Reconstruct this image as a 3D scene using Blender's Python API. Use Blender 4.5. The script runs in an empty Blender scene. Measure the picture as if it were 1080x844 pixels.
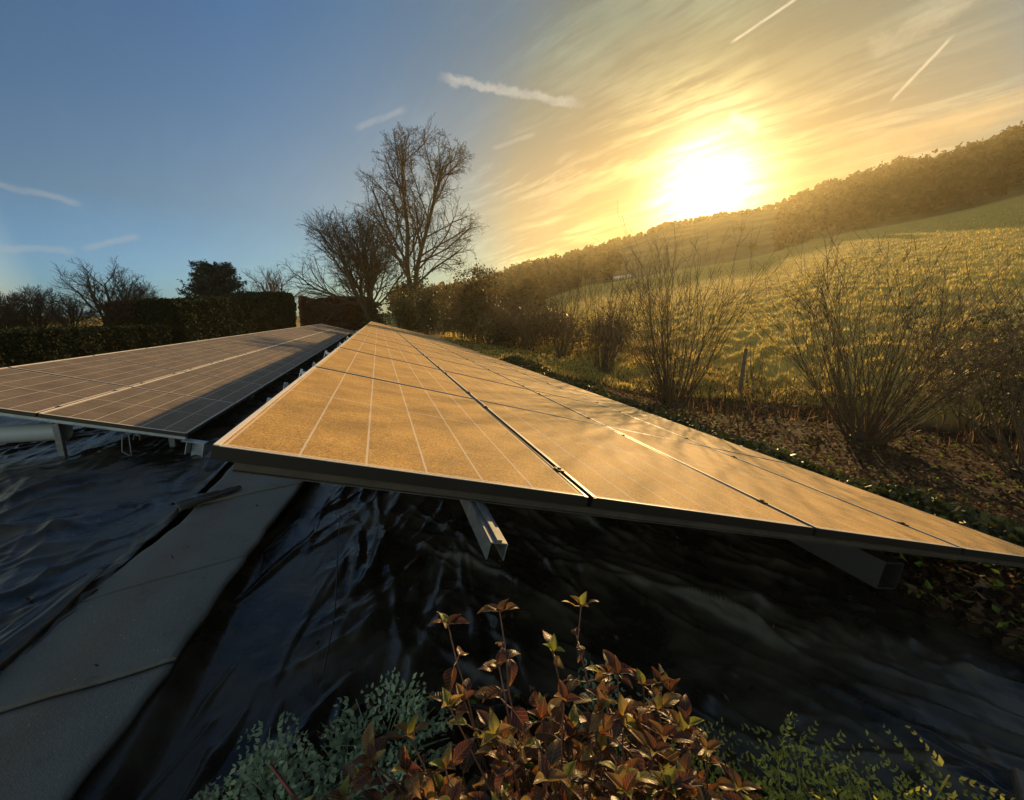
import bpy, math, random
import numpy as np
from mathutils import Vector, Matrix, Euler

sc = bpy.context.scene
col = sc.collection
CZ = 1.45
PI = math.pi
R = math.radians

# ------------------------------------------------------------------ helpers
class MB:
    """collects geometry for ONE mesh object"""
    def __init__(s):
        s.v = []; s.f = []; s.n = 0; s.uv = []; s.rnd = []
    def add(s, verts, faces, uv=None, rnd=0.5):
        verts = np.asarray(verts, dtype=np.float64).reshape(-1, 3)
        faces = np.asarray(faces, dtype=np.int64)
        s.v.append(verts); s.f.append(faces + s.n); s.n += len(verts)
        s.uv.append(np.zeros((len(verts), 2)) if uv is None else np.asarray(uv, dtype=np.float64).reshape(-1, 2))
        rr = np.asarray(rnd, dtype=np.float64)
        s.rnd.append(np.full(len(verts), float(rr)) if rr.ndim == 0 else rr)
    def box(s, c, size, M=None, rnd=0.5):
        c = np.array(c, float); h = np.array(size, float) / 2
        v = np.array([[x, y, z] for x in (-1, 1) for y in (-1, 1) for z in (-1, 1)], float) * h
        if M is not None: v = v @ np.array(M.to_3x3()).T
        v = v + c
        f = [[0, 1, 3, 2], [4, 6, 7, 5], [0, 4, 5, 1], [2, 3, 7, 6], [0, 2, 6, 4], [1, 5, 7, 3]]
        s.add(v, f, rnd=rnd)
    def build(s, name, mat, parent=None, smooth=True, data_only=False):
        V = np.concatenate(s.v); me = bpy.data.meshes.new(name)
        n4 = [f for f in s.f if f.shape[1] == 4]; n3 = [f for f in s.f if f.shape[1] == 3]
        q = np.concatenate(n4) if n4 else np.zeros((0, 4), int)
        t = np.concatenate(n3) if n3 else np.zeros((0, 3), int)
        loops = np.concatenate([q.ravel(), t.ravel()]).astype(np.int32)
        nf = len(q) + len(t)
        me.vertices.add(len(V)); me.vertices.foreach_set('co', V.astype(np.float32).ravel())
        me.loops.add(len(loops)); me.loops.foreach_set('vertex_index', loops)
        st = np.concatenate([np.arange(len(q)) * 4, len(q) * 4 + np.arange(len(t)) * 3]).astype(np.int32)
        me.polygons.add(nf); me.polygons.foreach_set('loop_start', st)
        try: me.polygons.foreach_set('loop_total', np.concatenate([np.full(len(q), 4), np.full(len(t), 3)]).astype(np.int32))
        except Exception: pass
        me.polygons.foreach_set('use_smooth', np.full(nf, smooth))
        uvl = me.uv_layers.new(name='UVMap')
        UV = np.concatenate(s.uv)[loops]
        uvl.data.foreach_set('uv', UV.astype(np.float32).ravel())
        a = me.attributes.new('rnd', 'FLOAT', 'POINT'); a.data.foreach_set('value', np.concatenate(s.rnd).astype(np.float32))
        me.update(calc_edges=True); me.validate()
        me.materials.append(mat)
        o = bpy.data.objects.new(name, me); col.objects.link(o)
        if parent is not None: o.parent = parent
        return o

def tag(o, label=None, cat=None, group=None, kind=None):
    if label: o['label'] = label
    if cat: o['category'] = cat
    if group: o['group'] = group
    if kind: o['kind'] = kind
    return o
def empty(name, loc=(0, 0, 0), rot=(0, 0, 0)):
    o = bpy.data.objects.new(name, None); col.objects.link(o)
    o.location = loc; o.rotation_euler = rot; o.empty_display_size = .1
    return o
def copy_tree(o, parent=None):
    c = o.copy(); col.objects.link(c)
    if parent is not None: c.parent = parent
    for ch in list(o.children): copy_tree(ch, c)
    return c

def tubes(segs, n=4):
    """segs: array (N,8) p0(3) p1(3) r0 r1 -> verts, faces"""
    S = np.asarray(segs, float); N = len(S)
    p0, p1 = S[:, 0:3], S[:, 3:6]; d = p1 - p0
    L = np.linalg.norm(d, axis=1, keepdims=True); d = d / np.maximum(L, 1e-9)
    a = np.where(np.abs(d[:, 2:3]) < .9, np.array([[0, 0, 1.]]), np.array([[1., 0, 0]]))
    u = np.cross(d, a); u /= np.linalg.norm(u, axis=1, keepdims=True); w = np.cross(d, u)
    th = np.arange(n) * 2 * PI / n
    ring = u[:, None, :] * np.cos(th)[None, :, None] + w[:, None, :] * np.sin(th)[None, :, None]
    v0 = p0[:, None, :] + ring * S[:, 6][:, None, None]
    v1 = p1[:, None, :] + ring * S[:, 7][:, None, None]
    V = np.concatenate([v0, v1], axis=1).reshape(-1, 3)
    i = np.arange(n); j = (i + 1) % n
    F = np.stack([i, j, j + n, i + n], 1)[None] + (np.arange(N) * 2 * n)[:, None, None]
    return V, F.reshape(-1, 4)

def hash2(ix, iy, seed):
    h = (ix.astype(np.int64) * 374761393 + iy.astype(np.int64) * 668265263 + seed * 974634777) & 0xffffffff
    h = ((h ^ (h >> 13)) * 1274126177) & 0xffffffff
    h = h ^ (h >> 16)
    return (h & 0xffffff) / float(0xffffff)
def vnoise(x, y, seed=0):
    x = np.asarray(x, float); y = np.asarray(y, float)
    ix = np.floor(x); iy = np.floor(y); fx = x - ix; fy = y - iy
    fx = fx * fx * fx * (fx * (fx * 6 - 15) + 10); fy = fy * fy * fy * (fy * (fy * 6 - 15) + 10)
    a = hash2(ix, iy, seed); b = hash2(ix + 1, iy, seed); c = hash2(ix, iy + 1, seed); d = hash2(ix + 1, iy + 1, seed)
    return (a * (1 - fx) + b * fx) * (1 - fy) + (c * (1 - fx) + d * fx) * fy
def fbm(x, y, oct=4, seed=0):
    s = 0; a = .5; t = 0
    for o in range(oct):
        s = s + a * vnoise(x, y, seed + o * 17); t += a; a *= .5; x = x * 2.03 + 3.1; y = y * 2.03 + 7.7
    return s / t
def ridged(x, y, seed=0, oct=3):
    s = 0; a = .5; t = 0
    for o in range(oct):
        n = 1 - np.abs(2 * vnoise(x, y, seed + o * 31) - 1); s = s + a * n * n; t += a; a *= .5; x = x * 2.1 + 5.3; y = y * 2.1 + 1.7
    return s / t

# ------------------------------------------------------------------ node helper
def new_mat(name):
    m = bpy.data.materials.new(name); m.use_nodes = True
    nt = m.node_tree; nt.nodes.clear()
    return m, nt
class NT:
    def __init__(s, nt): s.nt = nt
    def n(s, t, **kw):
        nd = s.nt.nodes.new(t)
        for k, v in kw.items(): setattr(nd, k, v)
        return nd
    def set(s, sock, v):
        if isinstance(v, bpy.types.NodeSocket): s.nt.links.new(v, sock)
        elif v is not None: sock.default_value = v
    def math(s, op, a, b=None, c=None, clamp=False):
        nd = s.n('ShaderNodeMath', operation=op, use_clamp=clamp)
        s.set(nd.inputs[0], a); s.set(nd.inputs[1], b); s.set(nd.inputs[2], c)
        return nd.outputs[0]
    def vmath(s, op, a, b=None, scale=None):
        nd = s.n('ShaderNodeVectorMath', operation=op)
        s.set(nd.inputs[0], a); s.set(nd.inputs[1], b)
        if scale is not None: s.set(nd.inputs['Scale'], scale)
        return nd.outputs['Value'] if op in ('DOT_PRODUCT', 'LENGTH', 'DISTANCE') else nd.outputs['Vector']
    def noise(s, vec, scale, detail=4, rough=.5, dist=0.):
        nd = s.n('ShaderNodeTexNoise'); s.set(nd.inputs['Vector'], vec)
        nd.inputs['Scale'].default_value = scale; nd.inputs['Detail'].default_value = detail
        nd.inputs['Roughness'].default_value = rough; nd.inputs['Distortion'].default_value = dist
        return nd.outputs['Fac']
    def ramp(s, fac, stops):
        nd = s.n('ShaderNodeValToRGB'); s.set(nd.inputs[0], fac)
        e = nd.color_ramp.elements
        while len(e) < len(stops): e.new(.5)
        for i, (p, c) in enumerate(stops):
            e[i].position = p; e[i].color = (*c, 1) if len(c) == 3 else c
        return nd.outputs[0]
    def mixc(s, fac, a, b, mode='MIX'):
        nd = s.n('ShaderNodeMix', data_type='RGBA', blend_type=mode)
        s.set(nd.inputs[0], fac)
        for sock, v in ((nd.inputs[6], a), (nd.inputs[7], b)):
            if isinstance(v, tuple) and len(v) == 3: v = (*v, 1)
            s.set(sock, v)
        return nd.outputs[2]
    def mapr(s, v, a, b, c=0., d=1., smooth=False):
        nd = s.n('ShaderNodeMapRange'); nd.interpolation_type = 'SMOOTHSTEP' if smooth else 'LINEAR'
        s.set(nd.inputs[0], v)
        for i, x in enumerate((a, b, c, d)): s.set(nd.inputs[i + 1], x)
        return nd.outputs[0]
    def sep(s, v):
        nd = s.n('ShaderNodeSeparateXYZ'); s.set(nd.inputs[0], v); return nd.outputs
    def comb(s, x, y, z):
        nd = s.n('ShaderNodeCombineXYZ'); s.set(nd.inputs[0], x); s.set(nd.inputs[1], y); s.set(nd.inputs[2], z); return nd.outputs[0]
    def bump(s, h, strength=.5, dist=.01):
        nd = s.n('ShaderNodeBump'); nd.inputs['Strength'].default_value = strength; nd.inputs['Distance'].default_value = dist
        s.set(nd.inputs['Height'], h); return nd.outputs[0]
    def coord(s, which='Object'): return s.n('ShaderNodeTexCoord').outputs[which]
    def attr(s, name='rnd'): return s.n('ShaderNodeAttribute', attribute_name=name).outputs['Fac']
    def pbr(s, color=None, rough=.5, metal=0., spec=.5, normal=None, coat=None, coat_rough=None, out=True):
        b = s.n('ShaderNodeBsdfPrincipled')
        if isinstance(color, tuple) and len(color) == 3: color = (*color, 1)
        s.set(b.inputs['Base Color'], color); s.set(b.inputs['Roughness'], rough); s.set(b.inputs['Metallic'], metal)
        s.set(b.inputs['Specular IOR Level'], spec)
        if normal is not None: s.set(b.inputs['Normal'], normal)
        if coat is not None: s.set(b.inputs['Coat Weight'], coat)
        if coat_rough is not None: s.set(b.inputs['Coat Roughness'], coat_rough)
        if out: s.output(b.outputs[0])
        return b.outputs[0]
    def output(s, sh, disp=None):
        o = s.n('ShaderNodeOutputMaterial'); s.nt.links.new(sh, o.inputs['Surface'])
    def leafy(s, color, trans_color, trans=.5, rough=.5, spec=.3, normal=None):
        p = s.pbr(color, rough, spec=spec, normal=normal, out=False)
        t = s.n('ShaderNodeBsdfTranslucent')
        if isinstance(trans_color, tuple): trans_color = (*trans_color, 1)
        s.set(t.inputs['Color'], trans_color)
        m = s.n('ShaderNodeMixShader'); m.inputs[0].default_value = trans
        s.nt.links.new(p, m.inputs[1]); s.nt.links.new(t.outputs[0], m.inputs[2])
        s.output(m.outputs[0])

SUN_AZ, SUN_EL = 40.5, 13.7
SD = Vector((math.sin(R(SUN_AZ)) * math.cos(R(SUN_EL)), math.cos(R(SUN_AZ)) * math.cos(R(SUN_EL)), math.sin(R(SUN_EL))))
def dirv(az, el): return (math.sin(R(az)) * math.cos(R(el)), math.cos(R(az)) * math.cos(R(el)), math.sin(R(el)))

# ------------------------------------------------------------------ materials
M = {}
def simple(name, c, rough=.6, metal=0., spec=.5, nscale=None, namt=.3, bump=None):
    m, nt = new_mat(name); T = NT(nt)
    colr = c; nrm = None
    if nscale:
        f = T.noise(T.coord(), nscale, 5, .6)
        colr = T.mixc(T.mapr(f, .3, .7), tuple(x * (1 - namt) for x in c), tuple(min(1, x * (1 + namt)) for x in c))
        if bump: nrm = T.bump(f, bump[0], bump[1])
    T.pbr(colr, rough, metal, spec, nrm); M[name] = m; return m

simple('bark', (.055, .040, .028), .85, nscale=14, bump=(.6, .02))
simple('twig_brown', (.060, .038, .022), .8, nscale=6)
simple('hazel_bark', (.085, .052, .024), .8, nscale=9)
simple('dull_zinc', (.16, .17, .18), .5, .5, nscale=25, namt=.35)
simple('dull_rail', (.075, .065, .055), .45, .3, nscale=12, namt=.25)
simple('alu', (.55, .57, .60), .38, .85, nscale=30, namt=.12)
simple('galv', (.36, .40, .44), .45, .6, nscale=12, namt=.2)
simple('black_anod', (.015, .014, .013), .35, .0, .5)
simple('black_plastic', (.02, .02, .022), .45, 0., .5)
simple('pvc', (.34, .37, .40), .5)
simple('post_wood', (.12, .095, .07), .85, nscale=20, bump=(.5, .01))
simple('wool', (.75, .72, .66), .9)
simple('white_plastic', (.6, .62, .65), .4)

# frame: black anodised; sun glint along its top lip painted in pale cream
m, nt = new_mat('frame_glint'); T = NT(nt)
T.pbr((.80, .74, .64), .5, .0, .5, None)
M['lip_glint'] = m

def panel_mat(name, W, L, frost, fc):
    m, nt = new_mat(name); T = NT(nt)
    o = T.coord(); x, y, z = T.sep(o)
    # six columns of cells, two halves of twelve half cells
    mx, my = .022, .028
    u = T.math('DIVIDE', T.math('SUBTRACT', x, mx), (W - 2 * mx) / 6)
    v = T.math('DIVIDE', T.math('SUBTRACT', y, my), (L - 2 * my) / 2)
    fu = T.math('ABSOLUTE', T.math('SUBTRACT', T.math('FRACT', u), .5))
    fv = T.math('ABSOLUTE', T.math('SUBTRACT', T.math('FRACT', v), .5))
    lu = T.math('GREATER_THAN', fu, .5 - .0034 / ((W - 2 * mx) / 6))
    lv = T.math('GREATER_THAN', fv, .5 - .0042 / ((L - 2 * my) / 2))
    fine = T.math('ABSOLUTE', T.math('SUBTRACT', T.math('FRACT', T.math('MULTIPLY', v, 6.)), .5))
    lf = T.math('GREATER_THAN', fine, .5 - .0016 / ((L - 2 * my) / 12))
    major = T.math('MAXIMUM', lu, lv)
    bus = T.math('ABSOLUTE', T.math('SUBTRACT', T.math('FRACT', T.math('MULTIPLY', u, 3.)), .5))
    lb = T.math('MULTIPLY', T.math('GREATER_THAN', bus, .488), .10)
    line = T.math('MAXIMUM', major, T.math('MAXIMUM', T.math('MULTIPLY', lf, .4), lb))
    geo = T.coord('Object')
    n1 = T.noise(geo, 140, 2, .7)
    n2 = T.noise(geo, 3.5, 4, .6)
    n3 = T.noise(geo, 330, 1, .5)
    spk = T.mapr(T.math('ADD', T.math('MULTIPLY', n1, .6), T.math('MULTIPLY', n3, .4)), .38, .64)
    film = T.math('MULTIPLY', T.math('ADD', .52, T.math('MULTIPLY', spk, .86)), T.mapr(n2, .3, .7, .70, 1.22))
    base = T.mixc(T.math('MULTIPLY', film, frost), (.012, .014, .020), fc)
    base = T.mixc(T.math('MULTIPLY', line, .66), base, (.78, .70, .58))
    nrm = T.bump(T.math('ADD', n1, T.math('MULTIPLY', n3, .5)), .35, .0012)
    T.pbr(base, T.mapr(n2, .3, .7, .74, .82), 0., .20, nrm)
    M[name] = m; return m

# black polythene
m, nt = new_mat('polythene'); T = NT(nt)
o = T.coord()
w1 = T.noise(T.vmath('MULTIPLY', o, (9, 3.5, 6)), 1.2, 6, .6, 1.2)
w2 = T.noise(o, 34, 3, .6, .8)
dust = T.mapr(T.noise(o, 2.1, 5, .6), .42, .72)
nzn = T.n('ShaderNodeTexNoise'); T.set(nzn.inputs['Vector'], o); nzn.inputs['Scale'].default_value = 3.; nz_col = nzn.outputs['Color']
def crumple(sc_, st_):
    dd = T.vmath('ADD', T.vmath('MULTIPLY', o, st_), T.vmath('SCALE', nz_col, None, .30))
    vn_ = T.n('ShaderNodeTexVoronoi', feature='F1'); T.set(vn_.inputs['Vector'], dd); vn_.inputs['Scale'].default_value = sc_
    return vn_.outputs['Distance']
hgt = T.math('ADD', T.math('MULTIPLY', crumple(5., (1., .55, 1.)), 1.6), T.math('ADD', T.math('MULTIPLY', crumple(15., (1., .6, 1.)), .5), T.math('ADD', T.math('MULTIPLY', w1, .7), T.math('MULTIPLY', w2, .12))))
bmp = T.bump(hgt, .24, .02)
sp = T.math('GREATER_THAN', T.noise(o, 55, 1, .5), .80)
c = T.mixc(dust, (.016, .014, .011), (.080, .066, .046))
c = T.mixc(T.math('MULTIPLY', sp, .5), c, (.20, .15, .09))
T.pbr(c, T.mapr(dust, 0, 1, .24, .46), 0, .34, bmp)
M['polythene'] = m

# mat strips
m, nt = new_mat('mat_felt'); T = NT(nt)
o = T.coord()
f1 = T.noise(o, 260, 2, .6); f2 = T.noise(o, 2.4, 5, .6)
st = T.mapr(T.math('ABSOLUTE', T.math('ADD', T.sep(o)[0], T.math('ADD', 1.13, T.math('MULTIPLY', T.noise(o, 1.6, 3), .22)))), .0, .17, 1., 0., True)
c = T.mixc(T.mapr(f2, .3, .7), (.075, .072, .064), (.120, .115, .100))
c = T.mixc(T.mapr(f1, .3, .8, 0, .45), c, (.21, .20, .18))
c = T.mixc(T.math('MULTIPLY', st, .45), c, (.12, .075, .045))
c = T.mixc(T.mapr(T.noise(o, 11, 6, .7), .56, .72, 0, .6), c, (.045, .042, .036))
c = T.mixc(T.math('GREATER_THAN', T.noise(o, 75, 1, .5), .76), c, (.30, .24, .15))
T.pbr(c, .62, 0, .45, T.bump(T.math('ADD', f1, T.math('MULTIPLY', T.noise(o, 60, 4, .7), 1.5)), .7, .004))
M['mat_felt'] = m

# terrain
m, nt = new_mat('terrain'); T = NT(nt)
o = T.n('ShaderNodeNewGeometry').outputs['Position']
zone = T.attr('rnd')     # 0 soil, 1 pasture, 2 wooded hill
fz = T.noise(o, .35, 5, .6); fs = T.noise(o, 26, 6, .7); fm = T.noise(o, 2.2, 5, .65)
soil = T.mixc(T.mapr(fs, .35, .65), (.018, .012, .008), (.075, .045, .024))
grass = T.mixc(T.mapr(fm, .3, .7), (.40, .27, .05), (.68, .49, .13))
grass = T.mixc(T.mapr(fz, .35, .7), grass, T.mixc(.5, grass, (.40, .33, .09)))
fw = T.noise(o, .08, 5, .6)
wood = T.mixc(T.mapr(fw, .35, .65), (.09, .075, .026), (.26, .20, .07))
c = T.mixc(T.math('MINIMUM', T.math('MAXIMUM', zone, 0), 1), soil, grass)
c = T.mixc(T.mapr(zone, 1, 2), c, wood)
T.pbr(c, .95, 0, .15, T.bump(T.math('ADD', fs, T.math('MULTIPLY', fm, 1.)), .8, .05))
M['terrain'] = m

def leaf_mat(name, stops, trans=.45, tmul=2.2, rough=.5, spec=.35):
    m, nt = new_mat(name); T = NT(nt)
    c = T.ramp(T.attr('rnd'), stops)
    tc = T.ramp(T.attr('rnd'), [(p, tuple(min(.95, x * tmul) for x in q)) for p, q in stops])
    T.leafy(c, tc, trans, rough, spec); M[name] = m
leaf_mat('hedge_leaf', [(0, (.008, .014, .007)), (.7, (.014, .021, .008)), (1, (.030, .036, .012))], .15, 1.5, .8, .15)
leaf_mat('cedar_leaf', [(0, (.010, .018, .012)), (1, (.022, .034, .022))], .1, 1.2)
leaf_mat('scrub_leaf', [(0, (.030, .036, .012)), (.5, (.06, .055, .02)), (1, (.12, .075, .025))], .4, 2.)
leaf_mat('ivy_leaf', [(0, (.018, .028, .010)), (1, (.05, .06, .018))], .3, 1.8)
leaf_mat('copper_leaf', [(0, (.05, .018, .010)), (1, (.13, .04, .02))], .35, 1.8)
leaf_mat('blade', [(0, (.20, .18, .035)), (.5, (.42, .32, .07)), (1, (.62, .48, .18))], .6, 1.6)
leaf_mat('litter', [(0, (.020, .012, .008)), (.45, (.07, .036, .018)), (.78, (.14, .08, .04)), (.86, (.26, .18, .11)), (.90, (.08, .13, .025)), (1, (.20, .28, .04))], .3, 1.5, .75, .2)
leaf_mat('woodland_mass', [(0, (.030, .025, .010)), (.7, (.065, .050, .020)), (1, (.11, .08, .03))], .4, 1.5, .9, .1)
leaf_mat('fern_leaf', [(0, (.14, .18, .11)), (.6, (.26, .33, .20)), (1, (.42, .48, .28))], .35, 1.5)
leaf_mat('sprig_leaf', [(0, (.16, .18, .03)), (1, (.46, .44, .10))], .5, 1.6)
leaf_mat('dry_grass', [(0, (.12, .06, .02)), (1, (.34, .19, .07))], .5, 1.5)

# hydrangea-like leaf: veins from the uv
m, nt = new_mat('bush_leaf'); T = NT(nt)
uv = T.n('ShaderNodeUVMap').outputs[0]; x, y, _ = T.sep(uv)
ax = T.math('ABSOLUTE', T.math('SUBTRACT', x, .5))
vein = T.math('ABSOLUTE', T.math('SUBTRACT', T.math('FRACT', T.math('SUBTRACT', T.math('MULTIPLY', y, 7.), T.math('MULTIPLY', ax, 5.))), .5))
vn = T.math('MAXIMUM', T.mapr(vein, .40, .5), T.mapr(ax, .035, .01))
o = T.coord()
blot = T.mapr(T.noise(o, 38, 4, .65), .38, .62)
c0 = T.ramp(T.attr('rnd'), [(0, (.040, .060, .018)), (.22, (.050, .026, .018)), (.48, (.085, .026, .020)), (.66, (.12, .034, .022)), (.82, (.34, .20, .06)), (1, (.26, .34, .05))])
c1 = T.mixc(T.math('MULTIPLY', blot, .6), c0, (.045, .028, .016))
rim = T.mapr(y, .80, .98)
c2 = T.mixc(T.math('MAXIMUM', T.math('MULTIPLY', vn, .55), T.math('MULTIPLY', rim, .6)), c1, (.40, .26, .10))
tc = T.mixc(1., c2, (1.7, 1.5, 1.0), 'MULTIPLY')
T.leafy(c2, tc, .42, .40, .5, T.bump(T.math('ADD', T.math('MULTIPLY', vn, -1.), T.math('MULTIPLY', T.noise(o, 120, 2), .6)), .6, .002))
M['bush_leaf'] = m
simple('red_stem', (.16, .030, .022), .4, nscale=40)
simple('bush_stem', (.13, .055, .035), .5, nscale=40)

# ------------------------------------------------------------------ terrain
AZ1 = np.array([-180, -100, -34, 0, 12, 17, 27, 36, 46.5, 54.7, 66, 80, 100, 180.])
E1v = np.array([-.5, -.5, -.6, -.5, 0, .6, 3.9, 5.0, 6.6, 8.4, 9.6, 9.6, 2, -.5])
AZ2 = np.array([-180, -100, -34, 0, 6, 10, 19.8, 29.4, 36, 42, 47.7, 51.7, 57.5, 60.7, 65, 80, 100, 180.])
E2v = np.array([-.2, -.2, -.2, .2, 1.0, 2.2, 5.2, 8.1, 10.4, 11.3, 11.5, 12.3, 12.7, 12.4, 13.3, 13.4, 3, -.2])
R0, R1, R2 = 12.0, 110.0, 240.0
BX = [-1, 3.1, 4.4, 5.2, 7.5]; BZ = [0, -.25, -.28, -.45, -.96]
def H(x, y, fine=True):
    x = np.asarray(x, float); y = np.asarray(y, float)
    r = np.hypot(x, y); az = np.degrees(np.arctan2(x, y))
    near = np.interp(x, BX, BZ)
    e1 = np.interp(az, AZ1, E1v); e2 = np.interp(az, AZ2, E2v)
    z1 = CZ + np.tan(np.radians(e1)) * R1; z2 = CZ + np.tan(np.radians(e2)) * R2
    far = np.where(r < R1, near + (r - R0) / (R1 - R0) * (z1 - near), z1 + (r - R1) / (R2 - R1) * (z2 - z1))
    far = np.where(r > R2, z2 - (r - R2) * .05, far)
    z = np.where(r < R0, near, far)
    k = np.clip((r - 200) / 100, 0, 1)
    z = z + (fbm(x * .03, y * .03, 3, 5) - .5) * 3 * np.clip((r - 60) / 150, 0, 1)
    if fine:
        out = np.clip(np.maximum((x - 3.2) / .8, (-7.6 - x)), 0, 1)
        z = z + out * (fbm(x * 1.3, y * 1.3, 3, 2) - .5) * .16
        t = np.clip((r - 12.5) / 3, 0, 1) * np.clip((az - 8) / 8, 0, 1) * np.clip((130 - r) / 40, 0, 1)
        xr = x * .8 + y * .6; yr = -x * .6 + y * .8
        z = z + t * np.clip(1.25 - r / 60, .3, 1) * (ridged(xr * .62, yr * 1.5, 9, 3) * .24 + (fbm(x * 3, y * 3, 3, 21) - .5) * .20)
    return z
azs = np.concatenate([np.arange(-180, -40, 6.), np.arange(-40, 5, 1.0), np.arange(5, 74, .22), np.arange(74, 181, 6.)]); azs[-1] = 180.
rs = [0.0]
rr = .25
while rr < 1500:
    rs.append(rr); rr *= 1.013 if 11 < rr < 120 else (1.05 if rr > 120 else 1.035)
rs = np.array(rs)
RR, AA = np.meshgrid(rs, azs, indexing='ij')
X = RR * np.sin(np.radians(AA)); Y = RR * np.cos(np.radians(AA))
Z = H(X, Y)
inside = (X > -7.6) & (X < 3.16) & (Y < 45) & (Y > 0.2)
Z = np.where(inside, Z - .05 - .07 * ((X > -.9) & (X < 3.1)), Z)
zone = np.clip((RR - 12.5) / 2.5 + (fbm(X * .5, Y * .5, 3, 4) - .5) * 1.4, 0, 1) * np.clip((AA - 5) / 10, 0, 1)
zone = np.where(AA < 5, np.clip((RR - 8) / 4, 0, 1) * .8, zone)
zone = zone + np.clip((RR - R1 + 2 + (fbm(X * .05, Y * .05, 2, 8) - .5) * 14) / 5, 0, 1)
mb = MB(); nr, na = X.shape
idx = np.arange(nr * na).reshape(nr, na)
F = np.stack([idx[:-1, :-1], idx[1:, :-1], idx[1:, 1:], idx[:-1, 1:]], -1).reshape(-1, 4)
mb.add(np.stack([X, Y, Z], -1).reshape(-1, 3), F, rnd=zone.ravel())
ground = mb.build('ground', M['terrain']); tag(ground, 'bare soil, rough pasture and wooded hillside ground', None, None, 'structure')
def gz(x, y): return float(H(np.array([x]), np.array([y]))[0])

# ------------------------------------------------------------------ sheets of black polythene
def sheet_base(x):
    s = np.interp(x, BX, BZ)
    return s - .09 / (1 + np.exp(-(x + .86) / .018))
SHEETV = []
def creases(X, Y, seed, n, xr, yr, ang, spread, hmax, L=(.5, 2.4), w=(.024, .052)):
    rng = random.Random(seed); Z = np.zeros_like(X)
    for k in range(n):
        cx, cy = rng.uniform(*xr), rng.uniform(*yr) ; a = R(ang + rng.gauss(0, spread)); l_ = rng.uniform(*L); wd = rng.uniform(*w); h = hmax * rng.uniform(.35, 1.) * rng.choice((1, 1, 1, -.5))
        dx = X - cx; dy = Y - cy; s = dx * math.sin(a) + dy * math.cos(a); c = dx * math.cos(a) - dy * math.sin(a)
        c = c - rng.uniform(-.16, .16) * s * s / max(l_, .4) - .015 * np.sin(s * rng.uniform(4, 9) + k)
        tp = np.clip(1 - np.abs(s) / (l_ / 2), 0, 1); ww = wd * (.5 + 1.1 * (1 - tp))
        Z = Z + h * tp ** .7 * np.exp(-np.abs(c / ww) ** 1.35)
    return Z
def sheet(name, xs, v, ynear, yfar, dz, kind, label, extra=None):
    Xg = np.repeat(xs[None], len(v), 0); yn = ynear(xs)[None]; Yg = yn + v[:, None] * (yfar - yn)
    Zg = sheet_base(Xg) + dz
    if kind == 'left':
        a = np.radians(14); p = Xg * np.cos(a) + Yg * np.sin(a); q = -Xg * np.sin(a) + Yg * np.cos(a)
        w = fbm(Xg * .5, Yg * .5, 2, 3); Zg = Zg + .13 * np.clip((-1.75 - Xg) / .9, 0, 1) * np.clip((Yg - 2.6) / 1.6, 0, 1)
        warp = (fbm(Xg * .8, Yg * .45, 3, 44) - .5) * 1.5
        Zg = Zg + .05 * ridged((p + warp * .5) * 2.6, q * .30, 11, 3) * (.35 + w) + .012 * ridged((p + warp * .3) * 7, q * .7 + warp, 12, 2) + creases(Xg, Yg, 5, 150, (-6.5, -1.5), (.9, 7.5), 30, 13, .030, (.8, 3.4)) + creases(Xg, Yg, 6, 60, (-3.2, -1.4), (2.2, 5.5), 42, 22, .028, (.3, 1.2)) + .06 * (fbm(Xg * .7, Yg * .5, 2, 6) - .5)
        lip = np.exp(-((Xg + 1.50) / .05) ** 2); Zg = Zg + .035 * lip
    else:
        a = np.radians(-38); p = Xg * np.cos(a) + Yg * np.sin(a); q = -Xg * np.sin(a) + Yg * np.cos(a)
        warp = (fbm(Xg * .9, Yg * .9, 3, 45) - .5) * 1.6
        amp = np.clip((Xg + .75) / .6, .15, 1)
        w3 = (fbm(Xg * 2.2, Yg * 2.2, 3, 91) - .5)
        Zg = Zg + amp * (.050 * ridged((q + warp * .7) * 1.5, p * .45 + warp, 14, 3) + creases(Xg, Yg, 7, 150, (.3, 3.1), (.3, 3.2), -32, 20, .045, (.4, 1.9)) + creases(Xg, Yg, 8, 100, (.6, 3.1), (.3, 2.6), 35, 35, .030, (.15, .6)) + .006 * ridged((q + w3 * .5) * 9, p * 2.5 + warp * 2, 19, 2) + .05 * (fbm(Xg * 1.4, Yg * 1.4, 3, 16) - .5))
        Zg = Zg + creases(Xg, Yg, 9, 80, (-.85, .5), (1.2, 4.2), 10, 12, .036, (.4, 2.2)) + creases(Xg, Yg, 10, 50, (-.5, .9), (1.4, 3.2), 60, 30, .028, (.15, .7))
        edge = np.clip((Xg - 2.95) / .2, 0, 1); Zg = Zg - edge * .05
    Zg = np.maximum(Zg, sheet_base(Xg) + .012)
    # tucked-in rim all round
    Zg[0, :] -= .09; Zg[:, -1] -= .10 if kind == 'right' else 0; Zg[:, 0] -= .05
    q_ = (Yg < 4.5) & (Yg > yn + .15) & (np.abs(Xg + 1.2) > .35) & (Xg > -4) & (Xg < 2.9); SHEETV.extend(np.stack([Xg[q_], Yg[q_], Zg[q_]], 1)[::37].tolist())
    mb = MB(); n1, n2 = Xg.shape; idx = np.arange(n1 * n2).reshape(n1, n2)
    Fq = np.stack([idx[:-1, :-1], idx[:-1, 1:], idx[1:, 1:], idx[1:, :-1]], -1).reshape(-1, 4)
    mb.add(np.stack([Xg, Yg, Zg], -1).reshape(-1, 3), Fq)
    o = mb.build(name, M['polythene'])
    sol = o.modifiers.new('thick', 'SOLIDIFY'); sol.thickness = .004; sol.offset = -1
    return tag(o, label, 'plastic sheet')
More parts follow.
